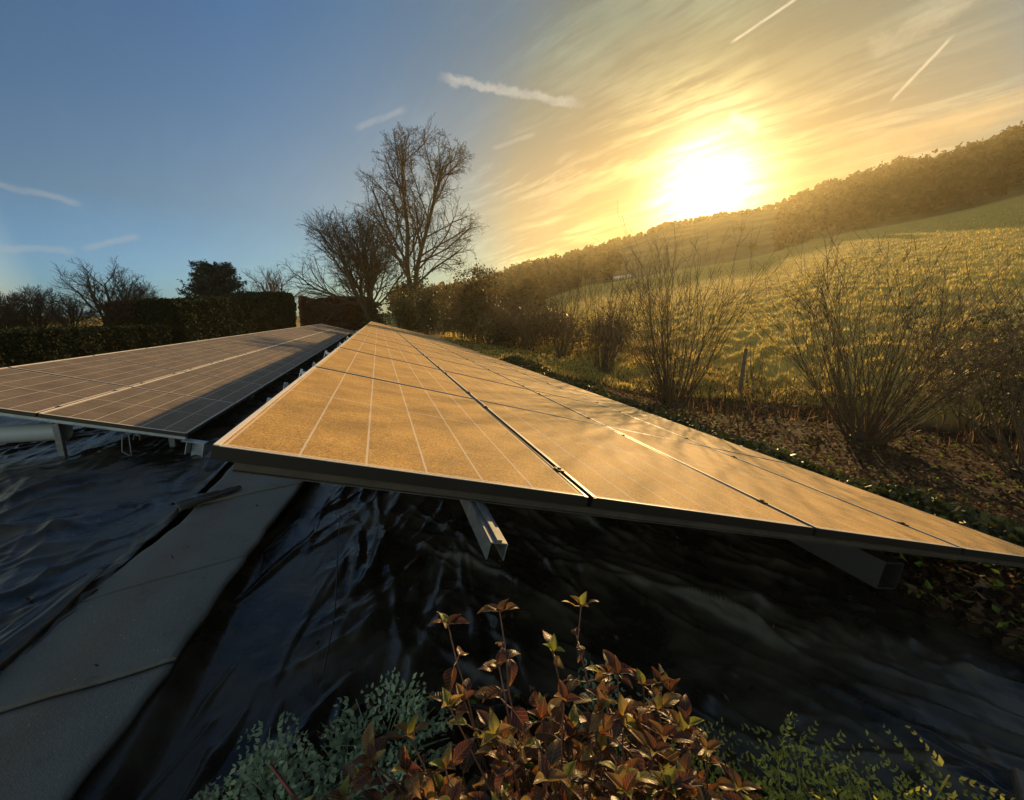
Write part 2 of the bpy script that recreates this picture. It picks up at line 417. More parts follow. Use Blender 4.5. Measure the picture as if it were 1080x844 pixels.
vv = np.concatenate([np.linspace(0, .16, 400), np.linspace(.16, 1, 140)[1:]])
sheet('plastic_sheet', np.concatenate([np.linspace(-8.2, -4.2, 90), np.linspace(-4.2, -1.47, 210)[1:]]), vv, lambda x: np.full_like(x, .35), 37.5, .0, 'left',
      'crinkled black polythene sheet with long folds left of the grey mats')
def yn_right(x): return np.interp(x, [-1.0, -.6, -.25, .05, .5, .95, 1.25, 1.6, 2.2, 3.4], [.75, 1.22, 1.42, 1.52, 1.38, 1.14, .86, .57, .32, .22]) + (vnoise(x * 6, x * 0, 3) - .5) * .06
sheet('plastic_sheet', np.linspace(-1.02, 3.16, 330), vv, yn_right, 31.0, -.01, 'right',
      'slumped black polythene sheet with swirling creases under the right array')

# grey mats laid end to end
def mat_edge_r(y): return np.interp(y, [.5, 1.38, 1.84, 2.68, 4.03, 9], [-.99, -.955, -.89, -.83, -.66, -.55])
def mat_edge_l(y): return np.interp(y, [.5, 1.97, 2.55, 3.25, 4.84, 9], [-1.60, -1.55, -1.50, -1.40, -1.42, -1.45])
seams = [.45, None, None, None, 6.5]
def seam_y(k, t):   # t 0 left .. 1 right
    return [(.45, .45), (1.70, 1.85), (2.40, 2.66), (3.55, 3.75), (6.6, 6.6)][k][0] * (1 - t) + [(.45, .45), (1.70, 1.85), (2.40, 2.66), (3.55, 3.75), (6.6, 6.6)][k][1] * t
mlabels = ['nearest grey felt mat at the bottom left corner of the photo', 'second grey felt mat from the bottom with a brownish scuff line',
           'third grey felt mat with folded plastic by its left corner', 'farthest grey felt mat running in beneath the panel edge']
for k in range(4):
    nu, nv = 26, 60; U, Vv = np.meshgrid(np.linspace(0, 1, nu), np.linspace(0, 1, nv))
    y0 = seam_y(k, U) + .008; y1 = seam_y(k + 1, U) - .008; Yg = y0 + (y1 - y0) * Vv
    Xg = mat_edge_l(Yg) * (1 - U) + mat_edge_r(Yg) * U + (vnoise(Yg * 7, Yg * 0, k) - .5) * .012 * np.where(U > .5, 1, -1)
    Zg = .055 + (fbm(Xg * 1.5, Yg * 1.5, 3, 77) - .5) * .05 + .004 * np.sin(k * 2.1)
    Zg = Zg + .008 * (1 - Vv) - .006 * np.clip((np.abs(U - .5) - .47) / .03, 0, 1)
    mb = MB(); idx = np.arange(nu * nv).reshape(nv, nu)
    mb.add(np.stack([Xg, Yg, Zg], -1).reshape(-1, 3), np.stack([idx[:-1, :-1], idx[:-1, 1:], idx[1:, 1:], idx[1:, :-1]], -1).reshape(-1, 4))
    o = mb.build('felt_mat', M['mat_felt']); s_ = o.modifiers.new('thick', 'SOLIDIFY'); s_.thickness = .028; s_.offset = -1
    tag(o, mlabels[k], 'mat', 'grey mats laid end to end on the plastic')

# folded corner flaps of polythene beside the mats
def flap(cx, cy, w, l, ang, label, seed):
    nu, nv = 30, 30; U, Vv = np.meshgrid(np.linspace(-1, 1, nu), np.linspace(-1, 1, nv))
    taper = np.clip(1.05 - .75 * (Vv * .5 + .5), .12, 1)
    x = U * w * taper; y = Vv * l
    z = .05 + .045 * np.maximum(0, 1 - np.abs(U) ** 2.2) ** .5 * (1 - .6 * (Vv * .5 + .5)) + .018 * ridged(U * 2, Vv * 1.2, seed, 2)
    ca, sa = math.cos(ang), math.sin(ang)
    Xg = cx + x * ca - y * sa; Yg = cy + x * sa + y * ca
    mb = MB(); idx = np.arange(nu * nv).reshape(nv, nu)
    mb.add(np.stack([Xg, Yg, z + .012], -1).reshape(-1, 3), np.stack([idx[:-1, :-1], idx[:-1, 1:], idx[1:, 1:], idx[1:, :-1]], -1).reshape(-1, 4))
    o = mb.build('plastic_flap', M['polythene']); s_ = o.modifiers.new('thick', 'SOLIDIFY'); s_.thickness = .006; s_.offset = -1
    tag(o, label, 'plastic flap')
flap(-1.60, 2.25, .13, .42, R(-6), 'folded black plastic roll lying along the left edge of the mats', 61)
flap(-1.33, 3.62, .09, .22, R(-52), 'small pointed black plastic fold lying on the farthest mat', 62)

# ------------------------------------------------------------------ solar arrays
def build_array(name, origin, tilt, ncol, nrow, W, L, frost, label, glint_edges, purlins, legs):
    root = empty(name, origin, (0, tilt, 0))
    tag(root, label, 'solar array')
    pm = panel_mat('pv_' + name + str(ncol), W, L, frost, (.74, .44, .13) if glint_edges == 'one' else (.52, .40, .29))
    g = .02
    # one panel: glass mesh, frame + painted lip glint sub-parts
    mb = MB()
    mb.add([[.009, .009, -.002], [W - .009, .009, -.002], [W - .009, L - .009, -.002], [.009, L - .009, -.002]], [[0, 1, 2, 3]])
    mb.add([[.009, .009, -.007], [W - .009, .009, -.007], [W - .009, L - .009, -.007], [.009, L - .009, -.007]], [[3, 2, 1, 0]])
    pan = mb.build('panel', pm, root, smooth=False)
    fr = MB()
    t, h = .022, .038
    fr.box((W / 2, t / 2, -h / 2 - .001), (W, t, h)); fr.box((W / 2, L - t / 2, -h / 2 - .001), (W, t, h))
    fr.box((t / 2, L / 2, -h / 2 - .001), (t, L - 2 * t - .002, h)); fr.box((W - t / 2, L / 2, -h / 2 - .001), (t, L - 2 * t - .002, h))
    # the glass sits in the rebate: keep the bars outside it
    fr = MB(); e = .009
    for c_, s_ in (((W / 2, e / 2, -h / 2), (W, e, h)), ((W / 2, L - e / 2, -h / 2), (W, e, h)), ((e / 2, L / 2, -h / 2), (e, L - 2 * e, h)), ((W - e / 2, L / 2, -h / 2), (e, L - 2 * e, h))):
        fr.box(c_, s_)
    for c_, s_ in (((W / 2, .018, -h + .001), (W - 2 * e, .018, .002)), ((W / 2, L - .018, -h + .001), (W - 2 * e, .018, .002))): fr.box(c_, s_)
    frame = fr.build('frame', M['black_anod'], pan, smooth=False)
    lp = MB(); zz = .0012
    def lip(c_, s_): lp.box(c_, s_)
    lip((.007, L / 2, zz), (.014 if glint_edges == 'one' else .019, L - .012, .0024)); lip((W / 2, .0035, zz), (W - .03, .005, .0022))
    if glint_edges == 'both': lip((W - .004, L / 2, zz), (.006, L - .012, .0024))
    lipo = lp.build('lip_glint', M['lip_glint'], pan, smooth=False)
    for i in range(ncol):
        for j in range(nrow):
            if i == 0 and j == 0: continue
            c = copy_tree(pan, root); c.location = (i * (W + g), j * (L + g), random.uniform(-.0012, .0012))
    tot = ncol * (W + g) - g
    # cross rails under the panel ends
    rl = MB()
    zt = -.042
    rl.box((tot / 2, 0, -.014), (tot - .06, .050, .024)); rl.box((tot / 2, -.006, -.0275), (tot - .06, .062, .003))
    rail = rl.build('rail', M['dull_rail'] if ncol == 4 else M['galv'], root, smooth=False); rail.location = (0.02, .05, zt)
    for j in range(1, nrow + 1):
        c = rail.copy(); col.objects.link(c); c.location = (-.03 if j % 2 else .0, j * (L + g) - .02, zt)
    # purlins along the row, an open lipped channel
    for (px, y0, y1) in purlins:
        mb = MB(); w_, h_, t_ = .048, .046, .0035; ly = y1 - y0; cy = (y0 + y1) / 2
        mb.box((0, cy, 0), (w_, ly, t_)); mb.box((-w_ / 2, cy, -h_ / 2 - t_ / 2), (t_, ly, h_)); mb.box((w_ / 2, cy, -h_ / 2 - t_ / 2), (t_, ly, h_))
        mb.box((0, cy, .006), (.014, ly, .008))
        p = mb.build('purlin', M['dull_zinc'], root, smooth=False); p.location = (px, 0, -.078)
    # legs: galvanised posts standing on foot plates (root frame is tilted; legs stay vertical in the world)
    ct, st = math.cos(tilt), math.sin(tilt)
    for (px, py) in legs:
        wx = origin[0] + px * ct; wz = origin[2] - px * st - .10; wy = origin[1] + py
        zg = float(sheet_base(np.array([wx]))[0]) - .02
        hgt = wz - zg
        if hgt < .05: continue
        lg = MB(); Mx = Matrix.Rotation(-tilt, 4, 'Y')
        # local position of the post's middle
        def loc(zw): 
            d = Vector((wx - origin[0], wy - origin[1], zw - origin[2])); return Matrix.Rotation(-tilt, 4, 'Y') @ d
        c0 = loc(zg + hgt / 2); lg.box(c0, (.046, .004, hgt), Mx)
        for s_ in (-1, 1):
            d = Mx.to_3x3() @ Vector((s_ * .023, .02, 0)); lg.box((c0[0] + d.x, c0[1] + d.y, c0[2] + d.z), (.004, .036, hgt), Mx)
        leg = lg.build('leg', M['dull_zinc'], root, smooth=False)
        fp = MB(); c1 = loc(zg + .03); fp.box(c1, (.16, .16, .008), Mx)
        d = Mx.to_3x3() @ Vector((.05, .05, .007))
        fp.box((c1[0] + d.x, c1[1] + d.y, c1[2] + d.z), (.02, .02, .012), Mx)
        fp.build('foot_plate', M['galv'], leg, smooth=False)
    return root, tot

oR = (-.4305, 1.2358, CZ - .3307); tR = R(14.85)
random.seed(3)
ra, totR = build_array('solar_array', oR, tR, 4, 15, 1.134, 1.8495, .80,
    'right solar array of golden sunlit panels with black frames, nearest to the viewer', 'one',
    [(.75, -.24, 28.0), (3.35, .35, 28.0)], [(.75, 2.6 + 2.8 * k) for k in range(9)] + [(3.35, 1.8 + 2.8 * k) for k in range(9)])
oL = (-4.097, 4.81, CZ - .5783); tL = R(14.3)
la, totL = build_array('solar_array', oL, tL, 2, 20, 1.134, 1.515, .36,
    'left solar array of darker brown panels with sun glint painted along the frame edges, in front of the hedge', 'both',
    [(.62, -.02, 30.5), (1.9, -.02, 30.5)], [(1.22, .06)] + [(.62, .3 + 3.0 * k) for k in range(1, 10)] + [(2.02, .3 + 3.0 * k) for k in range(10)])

# clamps, bracket and rail-end clips
def clamps(root, ncol, nrow, W, L, xs, n=16):
    cl = MB(); cl.box((0, 0, .004), (.030, .045, .004)); cl.box((0, 0, -.012), (.012, .04, .03)); cl.box((0, 0, .009), (.012, .012, .006))
    first = cl.build('clamp', M['black_anod'], root, smooth=False); used = False
    for i in xs:
        for j in range(n):
            o = first if not used else first.copy()
            if used: col.objects.link(o)
            used = True
            o.location = (i * (W + .02) - .01, (j // 2) * (L + .02) + (.28 if j % 2 == 0 else L - .30), .0)
clamps(ra, 4, 15, 1.134, 1.8495, (1, 2, 3), 16)
clamps(la, 2, 20, 1.134, 1.515, (1,), 12)
# cap brackets peeping out along the high edge of the right array
bk = MB(); bk.box((0, 0, 0), (.05, .035, .022)); bk.box((-.032, 0, .010), (.018, .02, .028)); bk.box((-.036, 0, -.02), (.008, .03, .04))
b0 = bk.build('bracket', M['galv'], ra, smooth=False)
for k in range(1, 22):
    o = b0 if k == 1 else b0.copy()
    if k > 1: col.objects.link(o)
    o.location = (-.035 - .03 * (k % 3 == 0), .25 + k * .55 + (.18 if k % 2 else 0), -.075 - .02 * (k % 2)); o.rotation_euler = (0, 0, .3 * (k % 3 - 1))
eb = MB(); eb.box((totL + .07, .02, -.075), (.20, .10, .004)); eb.box((totL + .165, .03, -.19), (.006, .12, .23)); eb.box((totL + .02, .03, -.14), (.006, .12, .13)); eb.box((totL + .1, .09, -.19), (.13, .004, .22))
eb.build('end_bracket', M['galv'], la, smooth=False)
# small wire bracket hanging under the front rail of the left array
hb = MB(); pts = [(1.78, 0, -.09), (1.80, -.01, -.26), (1.88, -.01, -.30), (1.83, 0, -.09)]
V_, F_ = tubes([(*pts[i], *pts[i + 1], .006, .006) for i in range(3)], 6); hb.add(V_, F_); hb.build('hanger', M['dull_zinc'], la)

# grey drain pipe lying behind the left array's near leg
pp = MB(); a_, b_ = Vector((-5.4, 5.2, .34)), Vector((-2.95, 5.05, .36))
n_ = 20; segs = [(*a_.lerp(b_, i / n_), *a_.lerp(b_, (i + 1) / n_), .085, .085) for i in range(n_)]
V_, F_ = tubes(segs, 20); pp.add(V_, F_); V_, F_ = tubes([(*b_.lerp(a_, .02), *b_, .092, .092)], 20); pp.add(V_, F_)
tag(pp.build('drain_pipe', M['pvc']), 'pale grey round pipe lying under the left array', 'pipe')
# square ballast tube jutting from under the low edge of the right array
bt = MB(); Mx = Matrix.Rotation(R(13), 4, 'Y')
for sx, sz, w_, h_ in ((0, .08, .17, .008), (0, -.08, .17, .008), (-.085, 0, .008, .152), (.085, 0, .008, .152)):
    d = Mx @ Vector((sx, 0, sz)); bt.box((2.80 + d.x, 3.12, -.055 + d.z), (w_, 3.3, h_), Mx)
tag(bt.build('box_tube', M['black_plastic'], smooth=False), 'dark square tube jutting out beneath the low corner of the right array', 'tube')
# dark grey slab by the lower right corner
sl = MB(); Mx = Euler((R(2), R(8), R(28))).to_matrix().to_4x4(); sl.box((2.02, .52, -.14), (.22, .15, .04), Mx)
o = sl.build('paving_slab', M['post_wood'], smooth=False); bv = o.modifiers.new('b', 'BEVEL'); bv.width = .006
tag(o, 'small grey slab holding down the plastic in the bottom right corner', 'slab')
# drawn lines of cord on the plastic
def cord(pts, r, label, mat):
    P = [Vector(p) for p in pts]; out = []
    for i in range(len(P) - 1):
        for k in range(10):
            def cr(t):
                p0, p1, p2, p3 = P[max(i - 1, 0)], P[i], P[i + 1], P[min(i + 2, len(P) - 1)]
                return .5 * ((2 * p1) + (p2 - p0) * t + (2 * p0 - 5 * p1 + 4 * p2 - p3) * t * t + (-p0 + 3 * p1 - 3 * p2 + p3) * t ** 3)
            out.append((*cr(k / 10), *cr((k + 1) / 10), r, r))
    mb = MB(); V_, F_ = tubes(out, 6); mb.add(V_, F_); o = mb.build('cord', mat); tag(o, label, 'cord', 'thin cords trailing over the black plastic'); return o
cord([(-.36, 3.2, -.02), (-.33, 2.6, -.03), (-.30, 2.1, -.03), (-.31, 1.7, -.035)], .0035, 'thin pale cord lying down the plastic right of the mats', M['black_plastic'])
0 and cord([(.42, 2.6, .40), (.40, 2.2, .1), (.47, 1.9, -.05), (.44, 1.62, -.06)], .003, 'thin looping cord hanging below the metal channel end', M['pvc'])

# ------------------------------------------------------------------ trees
def branch(rng, p, d, L, r, depth, out, cfg, lvl=0):
    n = cfg['n'][min(lvl, len(cfg['n']) - 1)]
    pts = [p]; dirs = [d]; rad = [r]
    for i in range(n):
        d = d + Vector((rng.gauss(0, 1), rng.gauss(0, 1), rng.gauss(0, 1))) * cfg['wob'][min(lvl, len(cfg['wob']) - 1)]
        d = d + Vector((0, 0, cfg['up'][min(lvl, len(cfg['up']) - 1)])); d.normalize()
        q = p + d * (L / n); r2 = max(cfg['rmin'], r * (1 - .62 / n * 1.0) if i < n - 1 else r * .55)
        out.append((lvl, (*p, *q, r, r2))); p = q; r = r2; pts.append(p); dirs.append(d.copy()); rad.append(r)
    if lvl < depth:
        k = cfg['kids'][min(lvl, len(cfg['kids']) - 1)]
        for c in range(k):
            t = cfg['t0'][min(lvl, len(cfg['t0']) - 1)] + (1 - cfg['t0'][min(lvl, len(cfg['t0']) - 1)]) * (c + rng.random()) / k
            i = min(int(t * n), n - 1); f = t * n - i
            bp = pts[i].lerp(pts[min(i + 1, n)], min(f, 1))
            dd = dirs[min(i + 1, n)]
            ax = dd.cross(Vector((rng.gauss(0, 1), rng.gauss(0, 1), rng.gauss(0, 1)))).normalized()
            ang = R(rng.uniform(*cfg['ang'][min(lvl, len(cfg['ang']) - 1)]))
            nd = Matrix.Rotation(ang, 3, ax) @ dd
            branch(rng, bp, nd.normalized(), L * rng.uniform(*cfg['lr']) * (1.15 - .55 * t), max(cfg['rmin'], rad[i] * cfg['rr']), depth, out, cfg, lvl + 1)
CF = dict(n=[9, 6, 5, 4, 3], wob=[.06, .11, .15, .18, .2], up=[.03, .06, .05, .04, .03], kids=[11, 8, 6, 4], t0=[.25, .18, .15, .1], ang=[(28, 55), (25, 55), (25, 60), (25, 60)], lr=(.42, .62), rr=.55, rmin=.011)
def tree_obj(root, segs, mat_t, mat_c, split=1):
    tr = [s for l, s in segs if l < split]; cr = [s for l, s in segs if l >= split]
    mb = MB(); V_, F_ = tubes(tr, 7); mb.add(V_, F_); mb.build('trunk', mat_t, root)
    mb = MB(); V_, F_ = tubes(cr, 3); mb.add(V_, F_); return mb.build('crown', mat_c, root)
def ico_leaves(rng, centers, size, mb, flat=.0, aspect=1.6):
    """a small folded quad at every centre"""
    C = np.asarray(centers, float); N = len(C)
    a = rng.normal(size=(N, 3)); a /= np.linalg.norm(a, axis=1, keepdims=True)
    b = rng.normal(size=(N, 3)); b[:, 2] *= (1 - flat)
    b -= a * (a * b).sum(1, keepdims=True); b /= np.linalg.norm(b, axis=1, keepdims=True)
    s = (size * rng.uniform(.6, 1.4, N))[:, None]
    V = np.stack([C - a * s * aspect / 2, C + b * s / 2, C + a * s * aspect / 2, C - b * s / 2], 1).reshape(-1, 3)
    F = (np.arange(N)[:, None] * 4 + np.arange(4)[None])
    mb.add(V, F, rnd=np.repeat(rng.random(N), 4))

def bare_tree(x, y, h, r, label, seed, lean=(0, 0), group=None, cfg=CF, depth=4, stems=1, name='bare_tree', ivy=0, mat='twig_brown'):
    rng = random.Random(seed); z = gz(x, y) - .1
    root = empty(name, (x, y, z)); tag(root, label, 'tree', group)
    out = []
    for s in range(stems):
        a = rng.uniform(0, 2 * PI)
        d = Vector((lean[0] + (.2 * math.cos(a) if stems > 1 else 0), lean[1] + (.2 * math.sin(a) if stems > 1 else 0), 1)).normalized()
        branch(rng, Vector((0, 0, 0)), d, h, r, depth, out, cfg)
    tree_obj(root, out, M['bark'], M[mat])
    if ivy:
        nr_ = np.random.default_rng(seed); c = nr_.normal(size=(ivy, 3)) * [.55, .55, 0]
        c[:, 2] = nr_.uniform(0, h * .34, ivy); c[:, :2] *= (1.3 - c[:, 2:3] / (h * .4))
        mb = MB(); ico_leaves(nr_, c, .16, mb); mb.build('ivy', M['ivy_leaf'], root)
    return root

def polar(az, r): return r * math.sin(R(az)), r * math.cos(R(az))
# the tall pair of stems
x, y = polar(4.6, 46)
rng = random.Random(5); z = gz(x, y) - .1
root = empty('bare_tree', (x, y, z)); tag(root, 'tallest bare tree, forking into two leafless crowns above the array end', 'tree')
out = []
branch(rng, Vector((0, 0, 0)), Vector((-.02, 0, 1)), 5.0, .42, 0, out, CF)
CF2 = dict(CF); CF2.update(lr=(.38, .56), t0=[.10, .12, .12, .1], kids=[18, 9, 7, 4], rr=.5, ang=[(28, 52), (28, 55), (25, 60), (25, 60)], up=[.02, .04, .03, .02, .01], rmin=.010)
branch(rng, Vector((-.1, 0, 3.6)), Vector((-.23, .02, 1)).normalized(), 13.6, .27, 4, out, CF2)
branch(rng, Vector((.1, 0, 3.8)), Vector((.07, -.04, 1)).normalized(), 12.2, .25, 4, out, CF2)
branch(rng, Vector((-.4, 0, 6.2)), Vector((-.62, .1, 1)).normalized(), 8.0, .15, 3, out, dict(CF2, kids=[10, 7, 5]))
branch(rng, Vector((.2, 0, 4.6)), Vector((.75, 0, .7)).normalized(), 6.5, .13, 3, out, dict(CF2, kids=[10, 7, 5], up=[.03, .03, .02, .01]))
tree_obj(root, out, M['bark'], M['twig_brown'])
nr_ = np.random.default_rng(8); c = nr_.normal(size=(5200, 3)) * [.75, .75, 0]; c[:, 2] = np.abs(nr_.normal(size=5200)) * 2.6
mb = MB(); ico_leaves(nr_, c, .17, mb); mb.build('ivy', M['ivy_leaf'], root)

BR = dict(CF, kids=[13, 8, 6, 3], t0=[.12, .15, .12, .1], lr=(.5, .72), ang=[(30, 62), (25, 50), (25, 55), (25, 55)], rmin=.013)
x, y = polar(-.6, 41); bare_tree(x, y, 7.9, .24, 'broad rounded bare tree crowding the left side of the tallest tree', 22, (-.22, 0), cfg=dict(BR, rmin=.009), stems=3, ivy=1500)
SM = dict(CF, kids=[12, 7, 5, 3], t0=[.12, .15, .12, .1], lr=(.5, .68), ang=[(30, 60), (25, 50), (25, 55), (25, 55)], rmin=.006)
x, y = polar(-11.2, 47); bare_tree(x, y, 4.6, .13, 'small bare tree between the dark evergreen and the broad bare tree', 31, cfg=SM, stems=3, depth=3)
x, y = polar(-25.8, 30); bare_tree(x, y, 3.2, .09, 'fan shaped bare tree rising behind the low hedge, left of the evergreen', 33, cfg=SM, stems=3, depth=3)
x, y = polar(-22.6, 31); bare_tree(x, y, 2.6, .07, 'smaller thin bare tree just left of the tall clipped hedge', 34, cfg=SM, stems=3, depth=3)
for i, (az, rr_, hh) in enumerate([(-34.6, 27, 1.9), (-32.6, 28, 2.0), (-30.6, 29, 2.1), (-28.6, 30, 1.9), (-36.6, 27, 2.0)]):
    x, y = polar(az, rr_)
    bare_tree(x, y, hh, .05, ['leafless thicket tree at the left edge of the photo', 'leafless thicket tree second from the left edge', 'leafless thicket tree third from the left edge', 'leafless thicket tree directly left of the fan shaped tree', 'leafless thicket tree cut off by the left edge'][i], 40 + i, cfg=SM, stems=4, depth=3, group='thicket trees behind the low hedge')

# dark layered evergreen
x, y = polar(-16.9, 36); z = gz(x, y); root = empty('evergreen_tree', (x, y, z)); tag(root, 'dark evergreen tree with layered spiky branches above the clipped hedge', 'tree')
rng = random.Random(12); nr_ = np.random.default_rng(12); segs = []; cs = []
segs.append((0, 0, 0, .1, 0, 5.0, .22, .05))
for k in range(190):
    t = rng.uniform(.30, 1.0); z0 = 4.4 * t; a = rng.uniform(0, 2 * PI); L = 2.7 * (1.12 - t) ** .55 * rng.uniform(.6, 1.1)
    e = Vector((math.cos(a) * L, math.sin(a) * L, z0 + L * (.18 + .35 * t) * rng.uniform(.6, 1.3))); s = Vector((.05, 0, z0))
    segs.append((*s, *e, .035, .008))
    for m_ in range(120):
        f = rng.uniform(.15, 1.03); q = s.lerp(e, f); w_ = .30 * (1.1 - f) + .06
        cs.append((q.x + rng.gauss(0, w_), q.y + rng.gauss(0, w_), q.z + rng.gauss(0, .07) + .03))
mb = MB(); V_, F_ = tubes(segs, 5); mb.add(V_, F_); mb.build('trunk', M['bark'], root)
mb = MB(); ico_leaves(nr_, cs, .065, mb, .4, 3.0); mb.build('crown', M['cedar_leaf'], root)

# hedges
def hedge(name, p0, p1, width, h0, h1, n, size, mat, label, seed, bulge=.15, group=None):
    nr_ = np.random.default_rng(seed); p0 = np.array(p0, float); p1 = np.array(p1, float); L = np.linalg.norm(p1 - p0)
    u = (p1 - p0) / L; w = np.array([-u[1], u[0]])
    root = empty(name, (*p0, gz(*p0))); tag(root, label, 'hedge', group)
    # surface samples on a rounded box
    t = nr_.uniform(-.01, 1.01, n); a = nr_.uniform(0, 1, n)
    hh = (h0 + (h1 - h0) * t) * (1 + .10 * (vnoise(t * L * .8, t * 0, seed) - .5) + .05 * (vnoise(t * L * 3, t * 0, seed + 1) - .5))
    per = width + 2 * h0
    s = a * (2 * hh + width); side = s < hh; top = (s >= hh) & (s < hh + width)
    lat = np.where(side, -width / 2, np.where(top, s - hh - width / 2, width / 2)); zz = np.where(side, s, np.where(top, hh, 2 * hh + width - s))
    k = np.clip((zz - hh + .35) / .35, 0, 1); lat = lat * (1 - .22 * k * (np.abs(lat) > width * .45))
    nb = (fbm(t * L * 1.4, zz * 1.4 + lat, 3, seed + 3) - .5) * bulge * 3
    lat = lat + np.sign(lat) * nb + nr_.normal(size=n) * .04; zz = zz + nr_.normal(size=n) * .05
    end = nr_.random(n) < (width / (L + width)) * 1.2
    t = np.where(end, np.where(nr_.random(n) < .5, -.0, 1.) + nr_.normal(size=n) * .06 / L, t)
    lat = np.where(end, nr_.uniform(-width / 2, width / 2, n), lat); hc = np.where(t > .5, h1, h0) * (1 - .12 * (np.abs(lat) / (width / 2)) ** 4); zz = np.where(end, nr_.uniform(0, 1, n) * hc, zz)
    P = np.stack([u[0] * t * L + w[0] * lat, u[1] * t * L + w[1] * lat, zz], 1)
    mb = MB(); ico_leaves(nr_, P, size, mb)
    # solid hidden box for the inner twigs, added to block light
    th = np.arctan2(u[1], u[0]); Mx = Matrix.Rotation(float(th), 4, 'Z'); c = (u * L / 2)
    core = MB(); hm = min(h0, h1)
    core.box((c[0], c[1], hm * .46), (L * .985, width * .66, hm * .90), Mx)
    core.build('branches', M['bark'], root, smooth=False)
    mb.build('foliage', M[mat], root)
    return root
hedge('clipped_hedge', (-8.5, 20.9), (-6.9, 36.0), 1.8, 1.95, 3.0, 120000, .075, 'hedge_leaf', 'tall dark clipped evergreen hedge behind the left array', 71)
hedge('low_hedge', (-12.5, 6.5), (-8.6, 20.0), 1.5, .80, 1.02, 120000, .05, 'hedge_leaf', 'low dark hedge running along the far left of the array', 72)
hedge('copper_hedge', (-6.3, 41.0), (-.5, 42.5), 1.4, 2.7, 2.9, 16000, .14, 'copper_leaf', 'reddish brown beech hedge beyond the far end of the arrays', 73)
hedge('red_leaved_hedge', (-13.0, 27.0), (-10.2, 29.5), 1.0, 2.0, 2.1, 6000, .12, 'copper_leaf', 'dark red leaved shrub line between the low and tall hedges', 74)

# coppiced shrubs
def coppice(x, y, h, n, spread, label, seed, r0=.022, group='leafless coppiced shrubs beyond the right array', twigs=7, lean=(0, 0), n2=4, name='coppiced_shrub'):
    rng = random.Random(seed); z = gz(x, y) - .05
    root = empty(name, (x, y, z)); tag(root, label, 'shrub', group)
    st, tw = [], []
    for k in range(n):
        a = rng.uniform(0, 2 * PI); b0 = Vector((math.cos(a), math.sin(a), 0)) * rng.uniform(.0, .30)
        sp = spread * rng.random() ** .6; a2 = a + rng.gauss(0, .35)
        d = Vector((math.cos(a2) * sp + lean[0], math.sin(a2) * sp + lean[1], 1)).normalized()
        L = h * rng.uniform(.60, 1.0) * (1.05 - .1 * sp); m_ = 8; p = b0; r = r0 * rng.uniform(.5, 1.25)
        pts = []
        for i in range(m_):
            d = (d + Vector((rng.gauss(0, .075), rng.gauss(0, .075), .035 + rng.gauss(0, .03)))).normalized()
            q = p + d * L / m_; r2 = max(.0035, r * .82); st.append((*p, *q, r, r2)); p = q; r = r2; pts.append((p, d.copy(), r))
        for c in range(twigs):
            i = rng.randrange(2, m_); p1, d1, r1 = pts[i]
            ax = d1.cross(Vector((rng.gauss(0, 1), rng.gauss(0, 1), rng.gauss(0, .5)))).normalized()
            dd = Matrix.Rotation(R(rng.uniform(18, 42)), 3, ax) @ d1; pp_ = p1; l_ = h * rng.uniform(.10, .26); rr_ = max(.0035, r1 * .6)
            for s in range(3):
                dd = (dd + Vector((rng.gauss(0, .08), rng.gauss(0, .08), .06))).normalized(); q = pp_ + dd * l_ / 3
                tw.append((*pp_, *q, rr_, max(.0028, rr_ * .75))); rr_ = max(.0028, rr_ * .75)
                if rng.random() < .7:
                    d3 = (dd + Vector((rng.gauss(0, .4), rng.gauss(0, .4), rng.gauss(.1, .3)))).normalized(); q3 = q + d3 * l_ * .35
                    tw.append((*q, *q3, .0032, .0024))
                pp_ = q
    mb = MB(); V_, F_ = tubes(st, 5); mb.add(V_, F_); mb.build('stems', M['hazel_bark'], root)
    mb = MB(); V_, F_ = tubes(tw, 3); mb.add(V_, F_); mb.build('twigs', M['hazel_bark'], root)
    # stool at the foot
    if n < 10: return root
    bs = MB(); V_, F_ = tubes([(0, 0, -.1, 0, 0, .10, .30, .26), (0, 0, .10, .02, 0, .20, .26, .14)], 12); bs.add(V_, F_); bs.build('stool', M['bark'], root)
    return root
coppice(8.9, 5.5, 3.55, 84, 1.0, 'widest coppiced shrub with fanning stems at the right of the photo', 101, twigs=10, r0=.016, lean=(.05, -.1))
coppice(6.95, 8.7, 4.0, 76, .54, 'tall coppiced shrub under the sun, upright stems with a dark base', 102, twigs=8, r0=.016)
coppice(7.7, 13.6, 3.6, 34, .42, 'slimmer coppiced shrub left of the one under the sun', 103, twigs=8)
coppice(7.6, 17.0, 3.8, 40, .42, 'coppiced shrub behind the slimmer one, half merged with it', 104)
coppice(6.9, 19.5, 2.9, 45, .55, 'low twiggy coppiced shrub where the scrub begins', 105)
coppice(6.6, 23.5, 2.9, 45, .55, 'second low twiggy shrub along the far array side', 106)
coppice(9.4, 3.4, 2.6, 30, .8, 'lowest spreading shrub at the right edge of the photo', 107)

